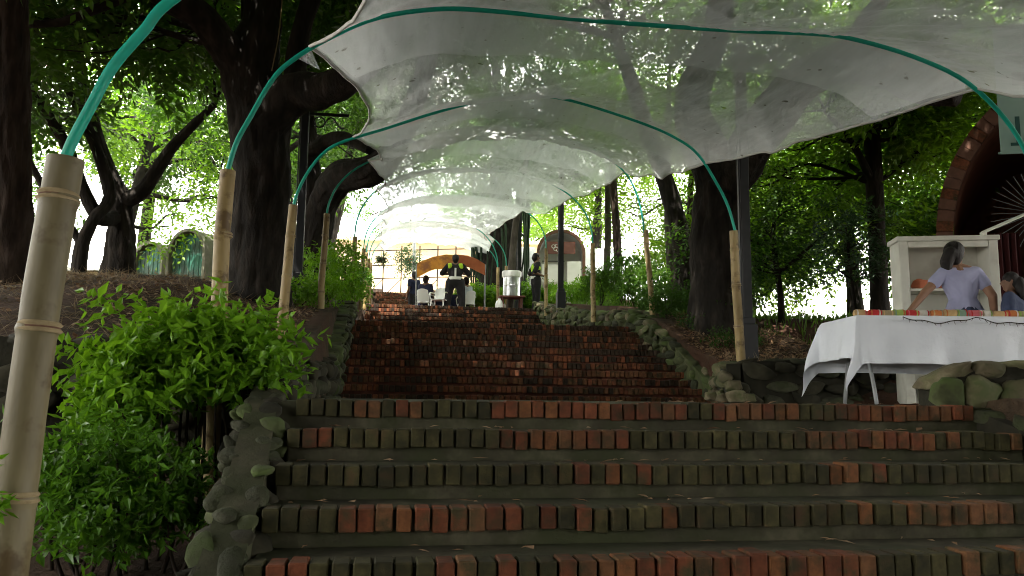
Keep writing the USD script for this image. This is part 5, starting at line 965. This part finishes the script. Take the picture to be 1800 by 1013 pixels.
def person(label, pos, rz, J, sc, cols, hair='short', group=None, skirt=False, fine=.03, extra=None):
    """J: joints in a body frame (x right, y forward, z up; 1.70 m tall) -> (point, radius); parts: body, shirt, trousers, shoes, hair"""
    t = thing('person', label, 'person', group)
    bones = [('pelvis', 'belly'), ('belly', 'chest'), ('chest', 'neck'), ('neck', 'headb'), ('headb', 'headt'), ('chin', 'headt'), ('hipl', 'hipr'), ('hipl', 'belly'), ('hipr', 'belly'), ('shl', 'chest'), ('shr', 'chest'), ('shl', 'neck'), ('shr', 'neck'), ('shl', 'belly'), ('shr', 'belly'),
             ('hipl', 'kneel'), ('kneel', 'anklel'), ('hipr', 'kneer'), ('kneer', 'ankler'), ('anklel', 'toel'), ('ankler', 'toer'), ('shl', 'elbl'), ('elbl', 'wrl'), ('shr', 'elbr'), ('elbr', 'wrr')]
    for s in 'lr':
        w, e = A(J['wr' + s][0], float), A(J['elb' + s][0], float); d = (w - e) / np.linalg.norm(w - e)
        sd = np.cross(d, [0, 0, 1.0]); sd = sd / (np.linalg.norm(sd) + 1e-9); nn = np.cross(sd, d)
        J['palm' + s] = (w + d * .065, .027); bones.append(('wr' + s, 'palm' + s))
        for q in range(4):
            o_ = sd * (q - 1.5) * .019; L_ = (.062, .075, .07, .055)[q]
            J[f'f{q}a{s}'] = (w + d * .085 + o_, .010); J[f'f{q}b{s}'] = (w + d * (.085 + L_ * .55) + o_ * 1.1 - nn * .008, .009); J[f'f{q}c{s}'] = (w + d * (.085 + L_) + o_ * 1.1 - nn * .028, .0075)
            bones += [('palm' + s, f'f{q}a{s}'), (f'f{q}a{s}', f'f{q}b{s}'), (f'f{q}b{s}', f'f{q}c{s}')]
        J['t0' + s] = (w + d * .03 + sd * .03, .012); J['t1' + s] = (w + d * .07 + sd * .048 - nn * .01, .010); J['t2' + s] = (w + d * .095 + sd * .05 - nn * .02, .008)
        bones += [('wr' + s, 't0' + s), ('t0' + s, 't1' + s), ('t1' + s, 't2' + s)]
    hb = A(J['headb'][0], float); ht = A(J['headt'][0], float)
    J['nose'] = (lerp(hb, ht, .35) + A(J['face']) * .103, .014); J['noset'] = (lerp(hb, ht, .7) + A(J['face']) * .09, .010)
    fs = np.cross(A(J['face']), [0, 0, 1.0])
    for s, sg in (('l', -1), ('r', 1)): J['ear' + s] = (lerp(hb, ht, .45) + fs * sg * .078, .018); J['eart' + s] = (lerp(hb, ht, .62) + fs * sg * .084, .016)
    bones += [('nose', 'noset'), ('nose', 'headb'), ('earl', 'eartl'), ('earr', 'eartr'), ('earl', 'headb'), ('earr', 'headb')]
    b = part(t, 'body', place(body_mesh(bones, J, fine), pos, rz, sc), cols['skin'], smooth=True)
    ex = lambda k, d: (J[k][0], J[k][1] + d)
    J2 = {k: ex(k, .014) for k in ('belly', 'chest', 'shl', 'shr', 'hipl', 'hipr', 'pelvis')}
    for s in 'lr':
        sh, el = A(J['sh' + s][0], float), A(J['elb' + s][0], float); J2['slv' + s] = (lerp(sh, el, cols.get('sleeve', .55)), lerp(J['sh' + s][1], J['elb' + s][1], .5) + .017)
    nk = A(J['neck'][0], float); ch = A(J['chest'][0], float); J2['coll'] = (lerp(ch, nk, .62), .066)
    top = [('pelvis', 'belly'), ('belly', 'chest'), ('hipl', 'belly'), ('hipr', 'belly'), ('shl', 'chest'), ('shr', 'chest'), ('shl', 'belly'), ('shr', 'belly'), ('shl', 'slvl'), ('shr', 'slvr'), ('coll', 'shl'), ('coll', 'shr'), ('coll', 'chest')]
    part(t, 'shirt', place(body_mesh(top, J2, fine), pos, rz, sc), cols['shirt'], smooth=True)
    J3 = {k: ex(k, .016) for k in ('pelvis', 'hipl', 'hipr', 'kneel', 'kneer', 'anklel', 'ankler')}
    part(t, 'trousers', place(body_mesh([('hipl', 'hipr'), ('hipl', 'pelvis'), ('hipr', 'pelvis'), ('hipl', 'kneel'), ('kneel', 'anklel'), ('hipr', 'kneer'), ('kneer', 'ankler')], J3, fine), pos, rz, sc), cols['trousers'], smooth=True)
    for s in 'lr':
        Js = {'a': ex('ankle' + s, .012), 'b': ex('toe' + s, .014), 'h': (A(J['ankle' + s][0]) + A([0, -.04, -.03]), .04)}
        part(t, 'shoe', place(body_mesh([('a', 'b'), ('h', 'b'), ('a', 'h')], Js, fine), pos, rz, sc), cols['shoes'], smooth=True)
    fc = A(J['face']); hc = lerp(hb, ht, .62) - fc * .012
    Jh = {'a': (hc + A([0, 0, .026]), .101), 'b': (hc - fc * .03 + A([0, 0, -.03]), .09), 'n': (lerp(nk, hb, .6) - fc * .045, .06)}
    hbones = [('a', 'b'), ('b', 'n')]
    if hair == 'long':
        Jh['p0'] = (hc - fc * .075 - fs * .03 + A([0, 0, -.02]), .07); Jh['p1'] = (hc - fc * .09 - fs * .07 + A([0, 0, -.11]), .066); Jh['p2'] = (hc - fc * .09 - fs * .08 + A([0, 0, -.22]), .042)
        hbones += [('b', 'p0'), ('p0', 'p1'), ('p1', 'p2')]
    part(t, 'hair', place(body_mesh(hbones, Jh, fine), pos, rz, sc), cols['hair'], smooth=True)
    if extra: extra(t, J, lambda m: place(m, pos, rz, sc))
    return t
def stand(face=(0, 1, 0), **kw):
    J = {'pelvis': ((0, 0, .93), .115), 'belly': ((0, .01, 1.08), .115), 'chest': ((0, -.005, 1.27), .125), 'neck': ((0, .0, 1.44), .055), 'headb': ((0, .015, 1.545), .078), 'headt': ((0, .0, 1.615), .092), 'chin': ((0, .05, 1.505), .04),
         'shl': ((-.165, 0, 1.37), .058), 'shr': ((.165, 0, 1.37), .058), 'elbl': ((-.22, -.02, 1.09), .043), 'elbr': ((.22, -.02, 1.09), .043), 'wrl': ((-.21, .08, .86), .03), 'wrr': ((.21, .08, .86), .03),
         'hipl': ((-.095, 0, .90), .098), 'hipr': ((.095, 0, .90), .098), 'kneel': ((-.10, .02, .49), .062), 'kneer': ((.10, .02, .49), .062), 'anklel': ((-.105, -.02, .085), .042), 'ankler': ((.105, -.02, .085), .042), 'toel': ((-.115, .14, .04), .036), 'toer': ((.115, .14, .04), .036)}
    J.update(kw); f = A(face, float); f /= np.linalg.norm(f); J['face'] = f
    hb = A(J['headb'][0], float); J['chin'] = (hb + f * .04 + A([0, 0, -.045]), .038)
    return J
# woman in a lavender T-shirt, back to the viewer, leaning left over the table goods
WP = (5.50, 7.22, 0.0)
Jw = stand(face=(.45, .88, -.1), elbl=((-.38, .0, 1.15), .044), wrl=((-.56, -.10, .98), .032), elbr=((.25, -.08, 1.10), .044), wrr=((.30, .0, .87), .032),
           chest=((-.02, .03, 1.25), .118), neck=((-.03, .05, 1.42), .05), headb=((-.035, .07, 1.52), .076), headt=((-.04, .06, 1.59), .09), shl=((-.175, .03, 1.345), .055), shr=((.15, .02, 1.35), .055), belly=((0, .02, 1.07), .108))
person('woman in a lavender T-shirt seen from behind, arm reaching left over the table', WP, math.radians(-10), Jw, .945, dict(skin='skin', shirt='shirt_lavender', trousers='jeans', shoes='leather_black', hair='hair', sleeve=.5), hair='long', fine=.016)
person('dark haired child in a dark top cut by the right edge behind the table', (5.82, 6.98, 0.0), math.radians(40), stand(face=(-.4, .9, -.1)), .735, dict(skin='skin_dark', shirt='jeans', trousers='jeans', shoes='leather_black', hair='hair'), hair='long', fine=.02)
# guards on the upper landing
def vest(t, J, pl):
    Jv = {'shl': (A(J['shl'][0]) * .93, .072), 'shr': (A(J['shr'][0]) * .93, .072), 'chest': (J['chest'][0], .148), 'mid': (lerp(A(J['chest'][0]), A(J['belly'][0]), .35), .138), 'c': (lerp(A(J['chest'][0]), A(J['neck'][0]), .5), .082)}
    part(t, 'vest', pl(body_mesh([('shl', 'chest'), ('shr', 'chest'), ('chest', 'mid'), ('shl', 'mid'), ('shr', 'mid'), ('c', 'shl'), ('c', 'shr')], Jv, .035)), 'vest_lime', smooth=True)
    part(t, 'belt', pl(lathe([(.146, -.035), (.152, -.03), (.152, .03), (.146, .035)], 22, (0, .005, 1.0))), 'reflective', smooth=True)
def straps(t, J, pl):
    for s in (-1, 1): part(t, 'shoulder_flash', pl(stone((s * .15, -.065, 1.37), (.12, .16, .16), RB(4), sub=2, rough=.05)), 'vest_lime', smooth=True)
    part(t, 'belt', pl(lathe([(.192, -.04), (.20, -.03), (.20, .03), (.192, .04)], 22, (0, .005, 1.02))), 'reflective', smooth=True)
    part(t, 'back_strap', pl(box((0, -.155, 1.16), (.05, .03, .28))), 'reflective')
person('guard in black with lime shoulder flashes, back to the viewer before the orange awning', (1.9, 24.6, 2.46), math.radians(-4), stand(elbl=((-.38, .08, 1.16), .055), wrl=((-.16, .28, 1.20), .033), elbr=((.39, .06, 1.15), .055), wrr=((.18, .28, 1.22), .033), hipl=((-.13, 0, .9), .125), hipr=((.13, 0, .9), .125), pelvis=((0, 0, .95), .14), belly=((0, .01, 1.08), .145), chest=((0, -.005, 1.27), .15), shl=((-.20, 0, 1.37), .068), shr=((.20, 0, 1.37), .068), anklel=((-.22, -.02, .085), .055), ankler=((.22, -.02, .085), .055), toel=((-.25, .13, .04), .04), toer=((.25, .13, .04), .04), kneel=((-.19, .02, .49), .085), kneer=((.19, .02, .49), .085)), 1.08,
       dict(skin='skin_dark', shirt='cloth_black', trousers='cloth_black', shoes='leather_black', hair='hair', sleeve=.9), fine=.03, extra=straps)
person('guard in lime vest and black trousers standing sideways by the silver drum', (4.46, 25.1, 2.62), math.radians(-80), stand(elbl=((-.20, -.12, 1.12), .045), wrl=((-.14, .12, 1.06), .031), elbr=((.20, -.12, 1.12), .045), wrr=((.14, .12, 1.06), .031)), 1.12,
       dict(skin='skin_dark', shirt='cloth_black', trousers='cloth_black', shoes='leather_black', hair='hair', sleeve=.9), fine=.03, extra=vest)
def seated(**kw):
    J = stand(pelvis=((0, 0, .50), .12), belly=((0, .02, .66), .12), chest=((0, .0, .86), .125), neck=((0, .01, 1.03), .055), headb=((0, .03, 1.135), .078), headt=((0, .015, 1.205), .092), shl=((-.165, 0, .96), .058), shr=((.165, 0, .96), .058), elbl=((-.22, .05, .70), .043), elbr=((.22, .05, .70), .043), wrl=((-.15, .28, .62), .03), wrr=((.15, .28, .62), .03),
              hipl=((-.095, .03, .50), .10), hipr=((.095, .03, .50), .10), kneel=((-.11, .42, .50), .066), kneer=((.11, .42, .50), .066), anklel=((-.11, .40, .085), .044), ankler=((.11, .40, .085), .044), toel=((-.12, .55, .04), .036), toer=((.12, .55, .04), .036))
    J.update(kw); return J
person('person in dark navy clothes seated left of the guard below the awning', (1.05, 25.4, 2.46), math.radians(-25), seated(), 1.0, dict(skin='skin_dark', shirt='cloth_navy', trousers='cloth_navy', shoes='leather_black', hair='hair'))
person('person in a pale shirt seated right of the guard under the orange awning', (2.32, 25.5, 2.46), math.radians(35), seated(), 1.0, dict(skin='skin', shirt='shirt_pale', trousers='cloth_navy', shoes='leather_black', hair='hair'))
person('standing person in dark clothes behind the seated one at the left of the awning', (.75, 27.4, 2.46), math.radians(30), stand(), 1.0, dict(skin='skin_dark', shirt='cloth_navy', trousers='cloth_black', shoes='leather_black', hair='hair'))
# plastic chairs
def chair(name, label, pos, rz):
    t = thing(name, label, 'chair', loc=pos, rz=rz)
    part(t, 'seat', box((0, 0, .43), (.42, .42, .03), bev=.012), 'plastic_white')
    s, z = np.meshgrid(np.linspace(-1, 1, 13), np.linspace(0, 1, 9), indexing='ij')
    bk = np.stack([s * (.21 - .03 * z), -.20 - .09 * z + .05 * s ** 2, .44 + .40 * z * (1 - .12 * s ** 2)], -1)
    part(t, 'backrest', cat([grid(bk), grid((bk + [0, -.012, 0])[::-1])]), 'plastic_white', smooth=True)
    for x in (-1, 1):
        for y in (-1, 1): part(t, 'leg', tube([(x * .18, y * .18, .42), (x * .22, y * .23, 0)], [.022, .018], 7), 'plastic_white')
        part(t, 'armrest', tube([(x * .21, -.22, .66), (x * .24, 0, .65), (x * .23, .18, .62), (x * .21, .2, .43)], .018, 7, 14), 'plastic_white', smooth=True)
chair('plastic_chair', 'white plastic chair under the seated person left of the guard', (1.05, 25.38, 2.46), -25)
chair('plastic_chair', 'white plastic chair under the seated person right of the guard', (2.32, 25.48, 2.46), 35)
chair('plastic_chair', 'empty white plastic chair at the left foot of the guard', (1.42, 24.5, 2.46), 160)
# awning, stall table, silver drum
t = thing('awning', 'orange and rust coloured ridged awning on thin poles behind the guard', 'awning')
Lq = A([[.74, 24.9, 4.02], [.78, 26.2, 4.06], [1.95, 26.1, 4.42], [1.9, 24.8, 4.32]]); Rq = A([[1.9, 24.8, 4.32], [1.95, 26.1, 4.42], [2.95, 26.0, 4.12], [2.82, 24.7, 4.04]])
def sheet(q, m, n, wob):
    s, z = np.meshgrid(np.linspace(0, 1, 18), np.linspace(0, 1, 12), indexing='ij'); s, z = s[..., None], z[..., None]
    P = q[0] * (1 - s) * (1 - z) + q[1] * (1 - s) * z + q[2] * s * z + q[3] * s * (1 - z)
    P[..., 2] += .10 * (4 * s * (1 - s))[..., 0] - .05 * (4 * z * (1 - z))[..., 0] + .012 * np.sin(s[..., 0] * 19)
    part(t, n, cat([grid(P), grid((P - [0, 0, .008])[::-1])]), m, smooth=True)
sheet(Lq, 'tarp_orange', 'left_slope', 0); sheet(Rq, 'tarp_rust', 'right_slope', 0)
def val(a, b, h, m):
    s, z = np.meshgrid(np.linspace(0, 1, 22), np.linspace(0, 1, 5), indexing='ij'); P = lerp(A(a), A(b), s[..., None]) + A([0, -.012, 0]); P[..., 2] += .10 * 4 * s * (1 - s) - z * h * (1 + .04 * np.sin(s * 11)); P[..., 1] += .012 * z * np.sin(s * 17)
    part(t, 'valance', grid(P), m, smooth=True)
val(Lq[0], Lq[3], .42, 'tarp_orange'); val(Rq[0], Rq[3], .36, 'tarp_rust'); 
for q in (Lq[0], Lq[1], Rq[2], Rq[3]): part(t, 'pole', tube([(q[0], q[1], 2.46), q], .022, 7), 'steel_grey')
t = thing('stall_table', 'dark cloth covered stall table under the orange awning', 'table')
part(t, 'tabletop', box((1.5, 26.0, 3.2), (1.5, .6, .04)), 'cloth_navy')
for x in (.85, 2.15):
    for y in (25.75, 26.25): part(t, 'leg', tube([(x, y, 3.18), (x, y, 2.46)], .02, 6), 'iron')
s, z = np.meshgrid(np.linspace(0, 1, 30), np.linspace(0, 1, 6), indexing='ij')
part(t, 'skirt', grid(np.stack([.75 + 1.5 * s, 25.69 + .02 * np.sin(s * 40) * z, 3.215 - .6 * z], -1)), 'cloth_navy', smooth=True)
t = thing('drum_stand', 'small dark red stand under the silver drum', 'stand')
part(t, 'top', box((3.47, 23.6, 2.92), (.74, .56, .05), bev=.01), 'sign_brown')
for x in (3.2, 3.74):
    for y in (23.42, 23.78): part(t, 'leg', box((x, y, 2.68), (.06, .06, .44)), 'sign_brown')
t = thing('metal_drum', 'tall shiny silver metal drum with pale rim on the red stand', 'drum')
part(t, 'barrel', lathe([(0, 0), (.245, 0), (.25, .01), (.25, .30), (.256, .31), (.25, .32), (.25, .58), (.245, .59)], 32, (3.47, 23.6, 2.946)), 'aluminium', smooth=30)
part(t, 'lid', lathe([(.25, .56), (.275, .565), (.285, .60), (.285, .72), (.27, .74), (.0, .75)], 32, (3.47, 23.6, 2.946)), 'plastic_white', smooth=30)
part(t, 'handle', tube([(3.40, 23.34, 3.2), (3.40, 23.31, 3.24), (3.54, 23.31, 3.24), (3.54, 23.34, 3.2)], .012, 6), 'steel_grey')
t = thing('plastic_jug', 'white plastic jug beside the legs of the red stand', 'jug')
part(t, 'jug_body', lathe([(0, 0), (.10, 0), (.12, .03), (.125, .22), (.09, .32), (.045, .36), (.045, .40), (0, .40)], 18, (3.1, 23.45, 2.46)), 'plastic_white', smooth=30)
part(t, 'handle', tube([(3.21, 23.45, 2.74), (3.26, 23.45, 2.68), (3.25, 23.45, 2.55), (3.21, 23.45, 2.52)], .014, 6, 10), 'plastic_white', smooth=True)
